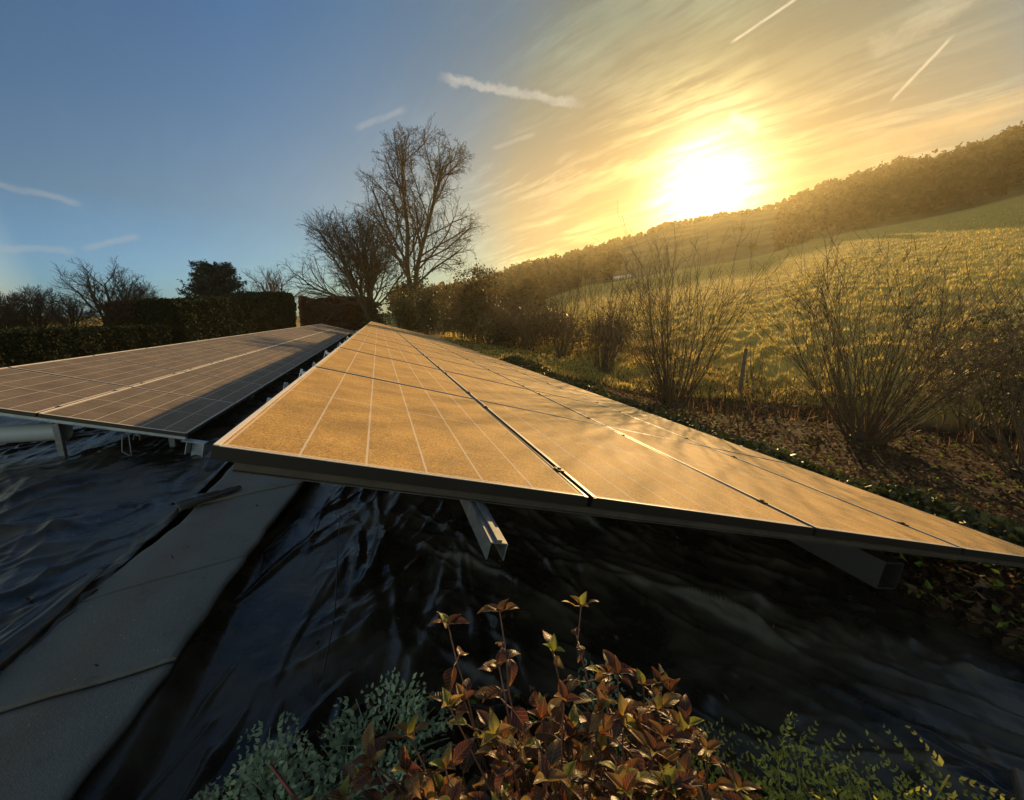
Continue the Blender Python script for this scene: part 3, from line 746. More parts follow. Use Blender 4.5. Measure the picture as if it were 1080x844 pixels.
# leafy scrub row
def scrub(x, y, w, h, n, label, seed, mat='scrub_leaf', size=.07, name='scrub_bush', twigs=60):
    nr_ = np.random.default_rng(seed); rng = random.Random(seed); z = gz(x, y) - .05
    root = empty(name, (x, y, z)); tag(root, label, 'bush')
    segs = []; cs = []
    for k in range(twigs):
        a = rng.uniform(0, 2 * PI); d = Vector((math.cos(a) * rng.random() * w / h, math.sin(a) * rng.random() * w / h, 1)); p = Vector((rng.gauss(0, w * .36), rng.gauss(0, w * .36), 0))
        L = h * rng.uniform(.6, 1.1) / d.length; r = .02
        for i in range(5):
            q = p + (d + Vector((rng.gauss(0, .2), rng.gauss(0, .2), rng.gauss(0, .1)))) * L / 5; segs.append((*p, *q, r, r * .75)); r *= .75; p = q
            if i > 0:
                for m_ in range(int(n / twigs / 4)): cs.append((p.x + rng.gauss(0, .16), p.y + rng.gauss(0, .16), p.z + rng.gauss(0, .16)))
                for m_ in range(5):
                    q2 = p + Vector((rng.gauss(0, .3), rng.gauss(0, .3), rng.gauss(.25, .2))); segs.append((*p, *q2, .007, .004))
    mb = MB(); V_, F_ = tubes(segs, 3); mb.add(V_, F_); mb.build('stems', M['hazel_bark'], root)
    mb = MB(); ico_leaves(nr_, cs, size, mb); mb.build('foliage', M[mat], root)
    return root
SC = [(5.6, 29.5, 1.6, 2.6, 3200, 'olive scrub bush by the far end of the right array', 'scrub_leaf'),
      (3.9, 34.5, 1.5, 3.4, 5200, 'dark ivy clad bush right of the tallest bare tree', 'ivy_leaf'),
      (2.2, 38.0, 1.3, 3.0, 4200, 'dark bush at the foot of the tallest bare tree', 'ivy_leaf'),
      (7.4, 27.0, 2.0, 2.4, 1700, 'brown green scrub bush second beyond the array side', 'scrub_leaf'),
      (8.9, 24.5, 1.9, 2.2, 1500, 'pale green tangled scrub bush halfway along the field edge', 'scrub_leaf'),
      (8.6, 21.0, 1.9, 1.9, 1300, 'bushy scrub beside the low twiggy shrub', 'scrub_leaf'),
      (9.4, 16.6, 1.7, 1.5, 900, 'short scrub between two coppiced shrubs at the field edge', 'scrub_leaf'),
      (6.3, 21.6, 1.3, 1.7, 1000, 'low brown scrub right against the side of the right array', 'scrub_leaf'),
      (5.7, 25.4, 1.35, 4.0, 7000, 'tall dense brown scrub tree against the far side of the right array', 'scrub_leaf'),
      (11.6, 4.3, 1.4, 2.5, 2600, 'dark leafy bush at the right edge of the photo', 'ivy_leaf'),
      (6.0, 43.0, 2.0, 3.8, 4200, 'tallest brown scrub bush behind the far array end', 'copper_leaf')]
for i, s in enumerate(SC): scrub(*s[:6], 200 + i, s[6], .085 if s[1] > 15 else .06)
# golden sapling by the post and shrub
coppice(10.7, 9.9, 1.5, 6, .35, 'thin leafless sapling beside the wooden fence post', 110, r0=.018, group=None, twigs=5, name='sapling')
coppice(6.9, 6.5, 1.3, 4, .5, 'short forked leafless sapling in front of the widest shrub', 111, r0=.02, group=None, twigs=4, name='sapling')

# fence posts
def post(x, y, h, label, tilt_=.03):
    root = MB(); n = 8
    segs = [(0, 0, -.3, 0.01, 0, h * .5, .055, .052), (.01, 0, h * .5, .02, 0, h, .052, .048), (.02, 0, h, .02, 0, h + .02, .048, .02)]
    V_, F_ = tubes(segs, n); root.add(V_, F_); o = root.build('fence_post', M['post_wood']); o.location = (x, y, gz(x, y)); o.rotation_euler = (tilt_, tilt_ * .6, .3)
    tag(o, label, 'fence post', 'weathered fence posts along the field edge')
post(9.7, 9.35, 1.25, 'weathered wooden fence post standing alone between the two big shrubs')
post(8.9, 14.8, 1.25, 'weathered fence post half hidden by the slimmer coppiced shrub', -.04)
post(9.4, 20.5, 1.2, 'weathered fence post beside the bushy scrub', .05)

# ------------------------------------------------------------------ stuff: grass, litter, woodland
nr_ = np.random.default_rng(77)
def blades(name, x, y, z, h, w, mat, label, lean=.35):
    N = len(x); a = nr_.uniform(0, 2 * PI, N); d = np.stack([np.cos(a), np.sin(a), 0 * a], 1); s = np.stack([-np.sin(a), np.cos(a), 0 * a], 1)
    ln = nr_.uniform(.1, 1, N)[:, None] * lean; up = np.array([[0, 0, 1.]])
    B = np.stack([x, y, z], 1); h = h[:, None]; w = w[:, None]
    m1 = B + up * h * .55 + d * h * ln * .35; t1 = B + up * h * (1 - ln * .35) + d * h * ln
    V = np.stack([B - s * w / 2, B + s * w / 2, m1 + s * w * .4, m1 - s * w * .4, t1 + s * w * .08, t1 - s * w * .08], 1).reshape(-1, 3)
    i = np.arange(N)[:, None] * 6
    F = np.concatenate([i + np.array([[0, 1, 2, 3]]), i + np.array([[3, 2, 4, 5]])])
    mb = MB(); mb.add(V, F, rnd=np.repeat(nr_.random(N), 6)); o = mb.build(name, M[mat]); tag(o, label, name.replace('_', ' '), None, 'stuff'); return o
N = 260000
r = 12.8 * (95 / 12.8) ** nr_.random(N) ; az = nr_.uniform(8, 74, N)
x = r * np.sin(np.radians(az)); y = r * np.cos(np.radians(az))
keep = (ridged((x * .8 + y * .6) * .62, (-x * .6 + y * .8) * 1.5, 9, 3) > nr_.uniform(.0, .7, N)) & (nr_.random(N) > (r - 30) / 85)
x, y, r = x[keep], y[keep], r[keep]; N = len(x)
blades('pasture_grass', x, y, H(x, y) - .01, nr_.uniform(.05, .15, N) * (1 + r / 120), nr_.uniform(.007, .015, N) * (1 + r / 24), 'blade', 'golden backlit tussocky grass covering the sloping field', .9)
N = 6500
x = nr_.uniform(7.5, 15, N); y = nr_.uniform(2, 30, N); k = (np.hypot(x, y) > 11.2) & (x < 10.5 + y * .1 + nr_.normal(size=N) * 1.0); x, y = x[k], y[k]; N = len(x)
blades('dry_grass', x, y, H(x, y) - .01, nr_.uniform(.12, .40, N), nr_.uniform(.008, .016, N), 'dry_grass', 'orange dry grass and bracken along the field edge', .9)
# fallen leaves on the bank right of the sheet
N = 46000
x = 3.06 + (nr_.random(N) ** 1.5) * 8.0; y = -1 + (nr_.random(N) ** 1.3) * 27
P = np.stack([x, y, H(x, y) + nr_.uniform(.0, .05, N)], 1)
a = nr_.normal(size=(N, 3)); a[:, 2] *= .45; a /= np.linalg.norm(a, axis=1, keepdims=True)
b = np.cross(a, nr_.normal(size=(N, 3)) * [.4, .4, 1]); b /= np.linalg.norm(b, axis=1, keepdims=True)
s = (nr_.uniform(.018, .048, N) * (1 + y / 60))[:, None]; nn = np.cross(a, b)
V = np.stack([P - a * s, P + b * s * .6 + nn * s * .3, P + a * s, P - b * s * .6 + nn * s * .3], 1).reshape(-1, 3)
mb = MB(); mb.add(V, np.arange(N)[:, None] * 4 + np.arange(4)[None], rnd=np.repeat(nr_.random(N), 4))
sv = np.array(SHEETV); pick = sv[nr_.choice(len(sv), 150, replace=False)]
mv = np.stack([nr_.uniform(-1.42, -.92, 16), nr_.uniform(.9, 5.2, 16), np.full(16, .084)], 1)
ico_leaves(nr_, np.concatenate([pick + [0, 0, .012], mv]), .018, mb, .9, 1.7)
tag(mb.build('leaf_litter', M['litter'], smooth=False), 'brown fallen leaves, moss and green weeds on the bank beside the plastic', 'leaf litter', None, 'stuff')
# soil bed litter near the viewer's feet
N = 5000
x = nr_.uniform(-1.0, 2.4, N); y = nr_.uniform(.15, 1.75, N); k = y < yn_right(x) + .03; x, y = x[k], y[k]; N = len(x)
P = np.stack([x, y, np.interp(x, BX, BZ) - .03 + nr_.uniform(0, .05, N)], 1)
mb = MB(); ico_leaves(nr_, P, .035, mb, .5, 1.4); tag(mb.build('bed_litter', M['litter'], smooth=False), 'dark soil and dead leaves between the plants at the front', 'leaf litter', None, 'stuff')

# low undergrowth on the bank along the low edge of the right array
N = 22000
y = -1.5 + nr_.random(N) ** 1.1 * 16; x = 4.55 + nr_.normal(size=N) * .32 + .15 * np.sin(y * 1.7)
hh = (.10 + .10 * vnoise(y * 1.3, x * 0, 5)) * np.clip(1.2 - np.abs(x - 4.55) / .7, 0, 1)
P = np.stack([x, y, H(x, y) + nr_.random(N) ** .7 * hh], 1)
mb = MB(); ico_leaves(nr_, P, .045, mb, .2, 1.5); tag(mb.build('undergrowth', M['ivy_leaf']), 'low dark green weeds on the bank along the low edge of the right array', 'undergrowth', None, 'stuff')

# distant woodland on the hillsides
pts = []
rw = np.random.default_rng(31)
while len(pts) < 2700:
    az = rw.uniform(2, 82); r = rw.uniform(R1 + 1, R2 + 22) if rw.random() < .72 else rw.uniform(R2 - 16, R2 + 6)
    if 31 < az < 50 + rw.normal() * 2.5 and (r < R2 - 10 or rw.random() < .35): continue
    pts.append((az, r))
az = np.array([p[0] for p in pts]); r = np.array([p[1] for p in pts])
tx = r * np.sin(np.radians(az)); ty = r * np.cos(np.radians(az)); tz = H(tx, ty, False)
th = rw.uniform(2.6, 8.0, len(az)) * np.interp(az, [0, 20, 32, 38, 46, 54, 64, 80], [1.2, 1., .45, .22, .22, .85, 1.25, 1.3])
mb = MB(); K = 46
tw_ = th * rw.uniform(.26, .42, len(az))
u = rw.normal(size=(len(az), K, 3)); u /= np.linalg.norm(u, axis=2, keepdims=True); u *= rw.random((len(az), K, 1)) ** .4
C = np.stack([tx, ty, tz + th * .58], 1)[:, None, :] + u * np.stack([tw_, tw_, th * .5], 1)[:, None, :]
C = C.reshape(-1, 3); ico_leaves(rw, C, .95, mb)
tag(mb.build('woodland', M['woodland_mass']), 'hazy brown woodland covering the hill below and beside the sun', 'woodland', None, 'stuff')
# distant conifers that stand out on the skyline
def conifer(az, r, h, label, seed):
    rng = np.random.default_rng(seed); x, y = polar(az, r); root = empty('conifer', (x, y, gz(x, y) - .3)); tag(root, label, 'tree', 'small dark conifers on the distant skyline')
    mb = MB(); V_, F_ = tubes([(0, 0, 0, 0, 0, h, .16, .03)], 5); mb.add(V_, F_); mb.build('trunk', M['bark'], root)
    N = 900; t = rng.random(N) ** .8; a = rng.uniform(0, 2 * PI, N); w = h * .22 * (1.02 - t) * (.75 + .25 * np.sin(t * 40)) * rng.random(N) ** .4
    P = np.stack([np.cos(a) * w, np.sin(a) * w, h * (.08 + .94 * t)], 1); mb = MB(); ico_leaves(rng, P, .34, mb, .3, 1.8); mb.build('crown', M['cedar_leaf'], root)
for i, (az, r, h) in enumerate([(11.3, 92, 6.0), (12.6, 96, 6.6), (13.9, 100, 7.2), (15.4, 120, 7.2), (17.0, 126, 8.4), (18.3, 130, 8.8), (20.2, 150, 9.2), (21.8, 160, 8.4), (23.0, 170, 8.2)]):
    conifer(az, r, h, ['leftmost conifer of the distant skyline, near the tall bare tree', 'second conifer from the left on the distant skyline', 'third conifer from the left on the distant skyline', 'fourth conifer from the left on the distant skyline', 'middle conifer of the nine on the distant skyline',
                       'sixth conifer from the left on the distant skyline', 'third conifer from the right on the distant skyline', 'second conifer from the right on the distant skyline', 'rightmost skyline conifer, under the glow'][i], 300 + i)
# nearer dark wood behind the scrub
pts = []; rw = np.random.default_rng(32); n = 230
az = rw.uniform(6.5, 21, n); r = rw.uniform(62, 105, n); tx = r * np.sin(np.radians(az)); ty = r * np.cos(np.radians(az)); tz = H(tx, ty, False); th = rw.uniform(3.4, 5.6, n)
K = 130; tw_ = th * .38; u = rw.normal(size=(n, K, 3)); u /= np.linalg.norm(u, axis=2, keepdims=True); u *= rw.random((n, K, 1)) ** .4
C = (np.stack([tx, ty, tz + th * .55], 1)[:, None, :] + u * np.stack([tw_, tw_, th * .52], 1)[:, None, :]).reshape(-1, 3)
mb = MB(); ico_leaves(rw, C, .42, mb); tag(mb.build('copse', M['woodland_mass']), 'darker wood in the dip between the tall bare tree and the field', 'woodland', None, 'stuff')

# sheep, tiny on the hill
def sheep(az, r, face, label):
    x, y = polar(az, r); root = empty('sheep', (x, y, gz(x, y)), (0, 0, face)); tag(root, label, 'sheep', 'white sheep grazing far up the hill')
    mb = MB(); u, v = np.meshgrid(np.linspace(0, 2 * PI, 15)[:-1], np.linspace(-PI / 2, PI / 2, 9)); nv, nu = u.shape
    V = np.stack([.55 * np.cos(v) * np.cos(u), .27 * np.cos(v) * np.sin(u), .62 + .27 * np.sin(v)], -1).reshape(-1, 3)
    V2 = np.stack([.62 + .17 * np.cos(v) * np.cos(u), .09 * np.cos(v) * np.sin(u), .60 + .12 * np.sin(v)], -1).reshape(-1, 3)
    F = []
    for i in range(nv - 1):
        for j in range(nu): F.append([i * nu + j, i * nu + (j + 1) % nu, (i + 1) * nu + (j + 1) % nu, (i + 1) * nu + j])
    mb.add(V, F); mb.add(V2, F)
    V_, F_ = tubes([(.5, 0, .66, .62, 0, .62, .12, .09)] + [(sx, sy, .5, sx, sy, 0, .05, .03) for sx in (-.35, .35) for sy in (-.13, .13)], 6); mb.add(V_, F_)
    mb.build('body', M['wool'], root)
for i, (px, f) in enumerate([(30.55, .3), (30.85, 2.9), (31.25, .1), (31.55, 3.0), (32.3, .5)]):
    sheep(px, 112, f + R(-30), ['leftmost white sheep of the row on the hill', 'second white sheep from the left on the hill', 'middle white sheep of the row on the hill', 'fourth white sheep from the left on the hill', 'rightmost white sheep, apart from the others'][i])

# ------------------------------------------------------------------ foreground plants
def leaf_patch(rng, L, W, fold, droop, nu=7, nv=9):
    u = np.linspace(-1, 1, nu); v = np.linspace(0, 1, nv); Ug, Vg = np.meshgrid(u, v)
    prof = np.sin(PI * np.clip(Vg, 0, 1) ** .78) ** .85 * (1 - .25 * Vg); prof = np.maximum(prof, .02)
    x = Ug * prof * W / 2 * (1 + .05 * np.sin(Vg * 60 + Ug * 3)); y = Vg * L
    z = np.abs(Ug) * prof * W / 2 * fold + .035 * W * np.cos((Vg * 7 - np.abs(Ug) * 2.5) * 2 * PI) * (np.abs(Ug) > .1)
    th = droop * Vg
    yy = np.where(np.abs(th) > 1e-4, L * np.sin(th) / max(abs(droop), 1e-4) * np.sign(droop), y); zz = -L * (1 - np.cos(th)) / max(abs(droop), 1e-4) * np.sign(droop)
    y = yy; z = z + zz + rng.gauss(0, .06) * W * np.sin(Ug * 2 + Vg * 3)
    V = np.stack([x, y, z], -1).reshape(-1, 3); idx = np.arange(nu * nv).reshape(nv, nu)
    F = np.stack([idx[:-1, :-1], idx[:-1, 1:], idx[1:, 1:], idx[1:, :-1]], -1).reshape(-1, 4)
    UV = np.stack([Ug * .5 * prof + .5, Vg], -1).reshape(-1, 2)
    return V, F, UV
def place_leaf(mb, rng, p, az, pitch, roll, L, W, rnd, fold=.35, droop=.9):
    V, F, UV = leaf_patch(rng, L, W, fold, droop)
    Mr = (Matrix.Rotation(az, 3, 'Z') @ Matrix.Rotation(pitch, 3, 'X') @ Matrix.Rotation(roll, 3, 'Y'))
    mb.add(V @ np.array(Mr).T + np.array(p), F, UV, rnd)
rng = random.Random(9)
root = empty('hydrangea_bush', (.3, .35, -.15)); tag(root, 'leafy bush with red and golden backlit leaves at the bottom centre', 'bush')
st = MB(); lf = MB(); off = Vector((-.3, -.35, .15))
tips = [(.125, .80, .80), (.235, .78, .82), (.405, .73, .83), (.10, .62, .78), (.20, .66, .80), (.31, .66, .80), (.44, .63, .74), (.02, .60, .70), (-.06, .66, .62), (.15, .50, .84), (.27, .52, .84), (.37, .50, .80), (.47, .52, .70),
        (.08, .48, .76), (.20, .42, .84), (.31, .40, .80), (.42, .42, .72), (.52, .46, .62), (-.02, .50, .66), (.12, .38, .80), (.25, .35, .82), (.38, .34, .74), (.50, .38, .62), (.03, .40, .72), (.58, .52, .52), (.56, .42, .55), (.18, .33, .78), (.33, .30, .76), (-.10, .56, .56), (.46, .30, .66), (.64, .48, .46)]
for k in range(210):
    tips.append((rng.uniform(-.18, .56), rng.uniform(.30, .66), rng.uniform(.46, .80)))
for k, tp in enumerate(tips):
    tp = (tp[0] - .02, tp[1], tp[2]) if k < 31 else (tp[0], tp[1], min(tp[2], .82 - .5 * abs(tp[0] - .22)))
    tp = Vector(tp); b = Vector((.32 + rng.gauss(0, .09), .33 + rng.gauss(0, .07), -.17)); seg = []; n_ = 12; prev = b
    pts = [b.lerp(tp, i / n_) + Vector((0, 0, .10 * math.sin(PI * i / n_))) + Vector((rng.gauss(0, .006), rng.gauss(0, .006), 0)) for i in range(n_ + 1)]; pts[-1] = tp
    for i in range(n_): seg.append((*(pts[i] + off), *(pts[i + 1] + off), .0038 - .0002 * i, .0036 - .0002 * i))
    V_, F_ = tubes(seg, 6); st.add(V_, F_)
    az0 = rng.uniform(0, PI)
    for i in range(3, n_ + 1):
        az0 += PI / 2 + rng.gauss(0, .2)
        for s in (0, PI):
            if i < n_ and rng.random() < .12: continue
            top = i == n_; sz = rng.uniform(.034, .060) * (.8 if top else 1.)
            pitch = rng.uniform(.25, .9) if top else rng.uniform(-.5, .35)
            p = pts[i] + off; a = az0 + s; d = Vector((-math.sin(a), math.cos(a), .2)) * .014
            seg2 = [(*p, *(p + d), .0016, .0014)]; V_, F_ = tubes(seg2, 5); st.add(V_, F_)
            rr_ = min(1, max(0, rng.choice([.15, .35, .5, .62, .75, .88]) + rng.gauss(0, .07)))
            place_leaf(lf, rng, p + d, a, pitch, rng.gauss(0, .35), sz, sz * rng.uniform(.50, .66), rr_, rng.uniform(.1, .6), rng.uniform(.3, 1.5))
        if i == n_:
            for q in range(3): place_leaf(lf, rng, pts[i] + off, az0 + q * 2.1 + .7, rng.uniform(.6, 1.2), 0, .035, .018, rng.uniform(.5, 1), .5, .6)
st.build('stems', M['bush_stem'], root); lf.build('leaves', M['bush_leaf'], root)

def herb(name, x, y, zb, n, L, label, mat, seed, cat, up=.75, leaf=.016, group=None, stem='fern_leaf', pin=9):
    rng = random.Random(seed); root = empty(name, (x, y, zb)); tag(root, label, cat, group); st = MB(); lf = MB()
    for k in range(n):
        a = rng.uniform(0, 2 * PI); e = rng.uniform(up - .35, up + .35); d = Vector((math.cos(a) * math.cos(e), math.sin(a) * math.cos(e), math.sin(e))); p = Vector((rng.gauss(0, .03), rng.gauss(0, .03), 0)); l_ = L * rng.uniform(.55, 1.1)
        seg = []
        for i in range(pin):
            d = (d + Vector((0, 0, -.075))).normalized(); q = p + d * l_ / pin; seg.append((*p, *q, .0022, .0018)); p = q
            if i >= 2:
                side = d.cross(Vector((0, 0, 1))).normalized(); up_ = side.cross(d)
                pl = l_ * .34 * math.sin(PI * (i - 1) / (pin - .5)) + .012
                for s in (-1, 1):
                    pd = (side * s + d * .45 + up_ * rng.uniform(-.1, .2)).normalized()
                    m_ = max(2, int(pl / leaf * 1.1))
                    for c in range(1, m_ + 1):
                        lp = p + pd * pl * c / m_
                        for s2 in (-1, 1):
                            ld = (pd * .75 + d * s2 * rng.uniform(.2, 1.) + up_ * rng.gauss(.1, .5)).normalized(); w = ld.cross(up_).normalized(); sz = leaf * rng.uniform(.6, 1.5) * (1.15 - .5 * c / m_)
                            V = [lp, lp + ld * sz * .42 + w * sz * .24, lp + ld * sz, lp + ld * sz * .42 - w * sz * .24]
                            lf.add([tuple(v) for v in V], [[0, 1, 2, 3]], rnd=rng.random())
        V_, F_ = tubes(seg, 4); st.add(V_, F_)
    st.build('stems', M[stem], root); lf.build('leaves', M[mat], root)
for i, (x, y, lab) in enumerate([(-.40, 1.18, 'ferny green plant farthest left against the black plastic'), (-.33, 1.12, 'ferny green plant left of the red stem tip'), (-.20, 1.22, 'ferny green plant highest up beside the plastic'), (-.36, .98, 'ferny green plant crossed by the red stem'), (-.05, 1.28, 'dim ferny green plant behind the left of the leafy bush'), (-.15, 1.02, 'ferny green plant between the red stem and the leafy bush'), (-.40, .97, 'ferny green plant at the bottom edge, left of all others'), (.75, 1.15, 'dim ferny green plant in the shade right of the leafy bush')]):
    herb('feathery_weed', x, y, -.06 * max(0, x + 1) - .04, 13, .235, lab, 'fern_leaf', 400 + i, 'weed', .80, .026, 'feathery green weeds at the edge of the plastic')
for i, (x, y, zb, L, lab) in enumerate([(.56, .60, .17, .45, 'yellow green sprig beside the right of the leafy bush'), (.70, .57, .16, .45, 'yellow green sprig second right of the leafy bush'), (.90, .52, .17, .45, 'yellow green sprig third right of the leafy bush'), (1.04, .46, .17, .46, 'yellow green sprig fourth right of the leafy bush'), (1.13, .40, .17, .46, 'rightmost yellow green sprig at the bottom edge'), (.66, .46, .20, .42, 'low yellow sprig at the bottom edge beneath the leafy bush')]):
    herb('yellow_sprig', x, y, zb - .2, 11, L * rng.uniform(.82, .96), lab, 'sprig_leaf', 450 + i, 'sprig', 1.2, .017, 'yellow green sprigs along the bottom edge', 'sprig_leaf', 8)
# red bare stem
mb = MB(); V_, F_ = tubes([(-.30, .93, .42, -.24, .86, .395, .0035, .004), (-.24, .86, .395, -.12, .74, .36, .004, .0045), (-.12, .74, .36, .05, .58, .26, .0045, .005), (.05, .58, .26, .2, .42, -.1, .005, .006)], 8); mb.add(V_, F_)
tag(mb.build('bramble_cane', M['red_stem']), 'bare dark red stem slanting over the green weeds at the bottom left', 'stem')

# ------------------------------------------------------------------ world
w = bpy.data.worlds.new('World'); sc.world = w; w.use_nodes = True; nt = w.node_tree; nt.nodes.clear(); T = NT(nt)
sky = T.n('ShaderNodeTexSky'); sky.sky_type = 'NISHITA'; sky.sun_disc = False
sky.sun_elevation = R(SUN_EL); sky.sun_rotation = R(SUN_AZ); sky.dust_density = 1.0; sky.ozone_density = 1.6; sky.air_density = 1.0
d = T.coord('Generated'); dx, dy, dz = T.sep(d)
cosS = T.vmath('DOT_PRODUCT', d, tuple(SD)); ang = T.math('MULTIPLY', T.math('ARCCOSINE', T.math('MINIMUM', cosS, 1.)), 180 / PI)
# cirrus laid out on a high plane
zc = T.math('ADD', T.math('MAXIMUM', dz, 0.), .15)
px = T.math('DIVIDE', dx, zc); py = T.math('DIVIDE', dy, zc)
wrp = T.math('MULTIPLY', T.math('SUBTRACT', T.noise(T.comb(T.math('MULTIPLY', px, 1.3), T.math('MULTIPLY', py, 1.3), 9.), 1., 2), .5), .20)
acr = T.math('ADD', T.math('ADD', px, T.math('MULTIPLY', py, .42)), wrp)
pv = T.comb(T.math('MULTIPLY', acr, 7.5), T.math('MULTIPLY', py, 1.3), 0)
c1 = T.noise(pv, 1.0, 7, .62, .12)
pv2 = T.comb(T.math('MULTIPLY', acr, 19.), T.math('MULTIPLY', py, 4.5), 3.)
c2 = T.noise(pv2, 1.0, 5, .62, .15)
near = T.mapr(ang, 8, 46, 1., 0., True)
big = T.noise(T.comb(T.math('MULTIPLY', px, 1.6), T.math('MULTIPLY', py, 1.6), 5), 1., 3)
cl = T.math('MULTIPLY', T.mapr(T.math('ADD', T.math('MULTIPLY', c1, .7), T.math('MULTIPLY', c2, .3)), .44, .62, 0, 1, True), T.math('ADD', .10, T.math('MULTIPLY', near, .9)))
cl = T.math('MULTIPLY', cl, T.mapr(big, .38, .58, .25, 1.))
hi = T.mapr(dz, .0, .03)
k_ = T.ramp(T.math('DIVIDE', ang, 90.), [(0, (.38, .31, .11)), (.10, (.36, .295, .15)), (.167, (.45, .375, .225)), (.245, (.60, .54, .35)), (.31, (.47, .62, .60)), (.45, (.54, .76, .86)), (.56, (.50, .78, .98)), (.78, (.36, .68, .96)), (.93, (2.7, 2.2, 1.55))])  # last stop boosts the unseen sky behind the camera to fill the shade
lowb = T.mapr(dz, .10, .36, 1., 0.)
k2 = T.mixc(T.math('MULTIPLY', lowb, T.mapr(ang, 12, 44, 1, 0)), (1., 1., 1.), (1.08, .90, .62))
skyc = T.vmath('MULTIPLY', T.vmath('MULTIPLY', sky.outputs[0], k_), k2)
skyc = T.vmath('MULTIPLY', skyc, T.mixc(T.math('MULTIPLY', T.mapr(dz, .28, .50), T.mapr(ang, 52, 72, 1., 0.)), (1., 1., 1.), (.54, .92, 1.08)))
g_w = T.math('POWER', 2.718, T.math('MULTIPLY', ang, -1 / 26.))    # wide warm aureole
g_n = T.math('POWER', 2.718, T.math('MULTIPLY', T.math('MULTIPLY', ang, ang), -1 / 25.))
low = T.math('POWER', 2.718, T.math('MULTIPLY', T.math('MAXIMUM', dz, 0.), -6.0))
warm = T.math('ADD', T.math('MULTIPLY', g_w, 1.), T.math('MULTIPLY', T.math('MULTIPLY', low, near), .35))
W1 = T.n('ShaderNodeVectorMath', operation='SCALE'); T.set(W1.inputs[0], (.25, .12, .0)); T.set(W1.inputs['Scale'], warm)
W2 = T.n('ShaderNodeVectorMath', operation='SCALE'); T.set(W2.inputs[0], (32., 26., 13.)); T.set(W2.inputs['Scale'], g_n)
damp = skyc
tot = T.vmath('ADD', damp, T.vmath('ADD', W1.outputs[0], W2.outputs[0]))
cc = T.vmath('ADD', (2.6, 2.7, 2.8), None)
ccol = T.mixc(T.mapr(ang, 5, 55), (10.0, 7.6, 3.6), (3.0, 3.3, 3.7))
cmul = T.mixc(cl, T.mixc(near, (1., 1., 1.), (.70, .72, .88)), T.mixc(near, (1.5, 1.4, 1.25), (1.62, 1.56, 1.60)))
tot = T.vmath('MULTIPLY', tot, cmul)
def streak(az0, el0, az1, el1, width, amt, colr, rag=0.):
    a = Vector(dirv(az0, el0)); b = Vector(dirv(az1, el1)); n = a.cross(b).normalized(); t = (b - a).normalized(); mid = (a + b).normalized(); hl = (b - a).length / 2
    dn = T.math('ADD', T.vmath('DOT_PRODUCT', d, tuple(n)), T.math('MULTIPLY', T.math('SUBTRACT', T.noise(d, 22, 4, .7), .5), rag))
    dn = T.math('ABSOLUTE', dn)
    dt = T.math('ABSOLUTE', T.vmath('DOT_PRODUCT', T.vmath('SUBTRACT', d, tuple(mid)), tuple(t)))
    m_ = T.math('MULTIPLY', T.mapr(dn, width * .2, width, 1, 0, True), T.mapr(dt, hl * .72, hl, 1, 0, True))
    global tot
    tot = T.mixc(T.math('MULTIPLY', T.math('MULTIPLY', m_, T.mapr(T.noise(d, 30, 4, .7), .25, .6, .45, 1.)), amt), tot, colr)
tot = T.vmath('MULTIPLY', tot, T.mixc(T.math('MULTIPLY', T.mapr(dz, .02, .20, 1., 0.), T.mapr(ang, 42, 62, 0., 1.)), (1., 1., 1.), (1.25, 1.35, 1.75)))
streak(41.4, 26.7, 48.0, 28.9, .0032, .62, (9.0, 8.0, 6.0, 1), .003)
streak(55.9, 19.0, 59.8, 22.9, .0034, .55, (9.5, 8.0, 5.5, 1), .004)
streak(8.0, 25.9, 26.5, 23.4, .011, .60, (5.6, 5.6, 5.2, 1), .034)
streak(-33, 10.9, -26.0, 9.9, .007, .35, (4.2, 4.6, 5.0, 1), .016)
streak(-34, 5.5, -27.0, 5.9, .008, .35, (4.4, 4.8, 5.0, 1), .016)
streak(-27, 6.0, -22.4, 7.8, .007, .4, (4.2, 4.6, 5.0, 1), .010)
streak(-1.5, 20.3, 4.8, 23.0, .008, .4, (4.2, 4.5, 4.9, 1), .010)
streak(14.6, 19.4, 20.5, 21.1, .006, .4, (5.0, 4.8, 4.2, 1), .008)
streak(42.0, 20.9, 45.2, 19.0, .013, .9, (12., 10.5, 7., 1), .016)
streak(53.5, 23.2, 61.0, 25.2, .022, .25, (8.5, 7.2, 4.8, 1), .05)
streak(50.5, 14.6, 70.0, 17.4, .030, .55, (7.6, 5.0, 2.3, 1), .02)
bgs = T.n('ShaderNodeBackground'); bgs.inputs['Strength'].default_value = .075
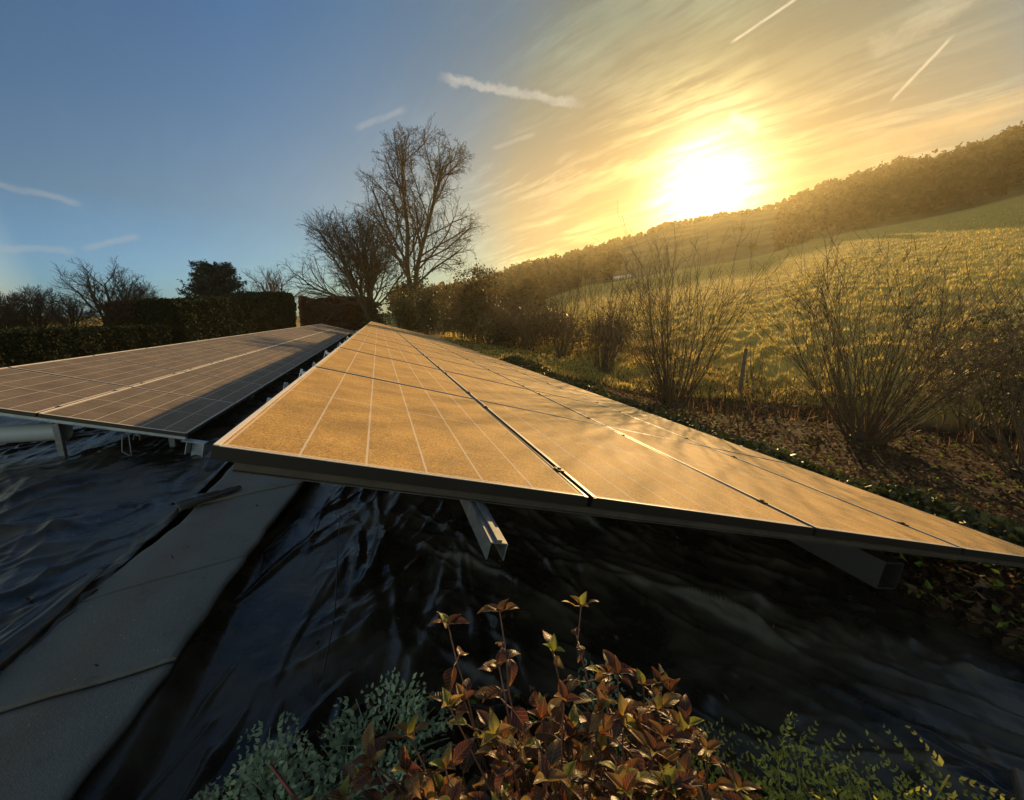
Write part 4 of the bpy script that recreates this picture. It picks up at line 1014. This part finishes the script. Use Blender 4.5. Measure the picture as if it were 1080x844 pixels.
nt.links.new(tot, bgs.inputs['Color']); wo = T.n('ShaderNodeOutputWorld'); nt.links.new(bgs.outputs[0], wo.inputs['Surface'])
w.cycles.sampling_method = 'MANUAL'; w.cycles.sample_map_resolution = 512

sl_ = bpy.data.lights.new('sun', 'SUN'); sl_.energy = 5.0; sl_.angle = R(.55); sl_.color = (1.0, .64, .27)
so = bpy.data.objects.new('sun', sl_); col.objects.link(so); so.rotation_euler = SD.to_track_quat('Z', 'Y').to_euler(); so.location = (20, 20, 20)

# haze
HAZE = True
if HAZE:
    zmin = -14.0; mb = MB(); hb_ = bpy.data.meshes.new('haze')
    x0, x1, y0, y1, z1 = -300., 300., -60., 300., 72.
    m, nt2 = new_mat('haze_air'); T2 = NT(nt2)
    pvn = T2.n('ShaderNodeVolumePrincipled'); pvn.inputs['Color'].default_value = (.96, .86, .52, 1); pvn.inputs['Density'].default_value = .00056; pvn.inputs['Anisotropy'].default_value = .66
    oo = T2.n('ShaderNodeOutputMaterial'); nt2.links.new(pvn.outputs[0], oo.inputs['Volume'])
    mb.box(((x0 + x1) / 2, (y0 + y1) / 2, (zmin + z1) / 2), (x1 - x0, y1 - y0, z1 - zmin))
    ho = mb.build('haze', m, smooth=False); tag(ho, 'thin golden evening haze over the valley', None, None, 'stuff')

cam = bpy.data.cameras.new('camera'); cam.sensor_width = 36; cam.sensor_fit = 'HORIZONTAL'; cam.lens = 444.4 / 1080 * 36; cam.clip_start = .02; cam.clip_end = 4000
co = bpy.data.objects.new('camera', cam); col.objects.link(co); co.location = (0, 0, CZ); co.rotation_euler = (R(90 - 11.28), 0, R(-17.32)); sc.camera = co
sc.view_settings.view_transform = 'Standard'; sc.view_settings.look = 'None'; sc.view_settings.exposure = 0.42; sc.view_settings.gamma = 1
sc.view_settings.use_curve_mapping = False
sc.render.engine = 'CYCLES'; sc.cycles.use_denoising = True; sc.cycles.max_bounces = 6; sc.cycles.volume_bounces = 0; sc.cycles.transmission_bounces = 4
sc.cycles.sample_clamp_indirect = 6
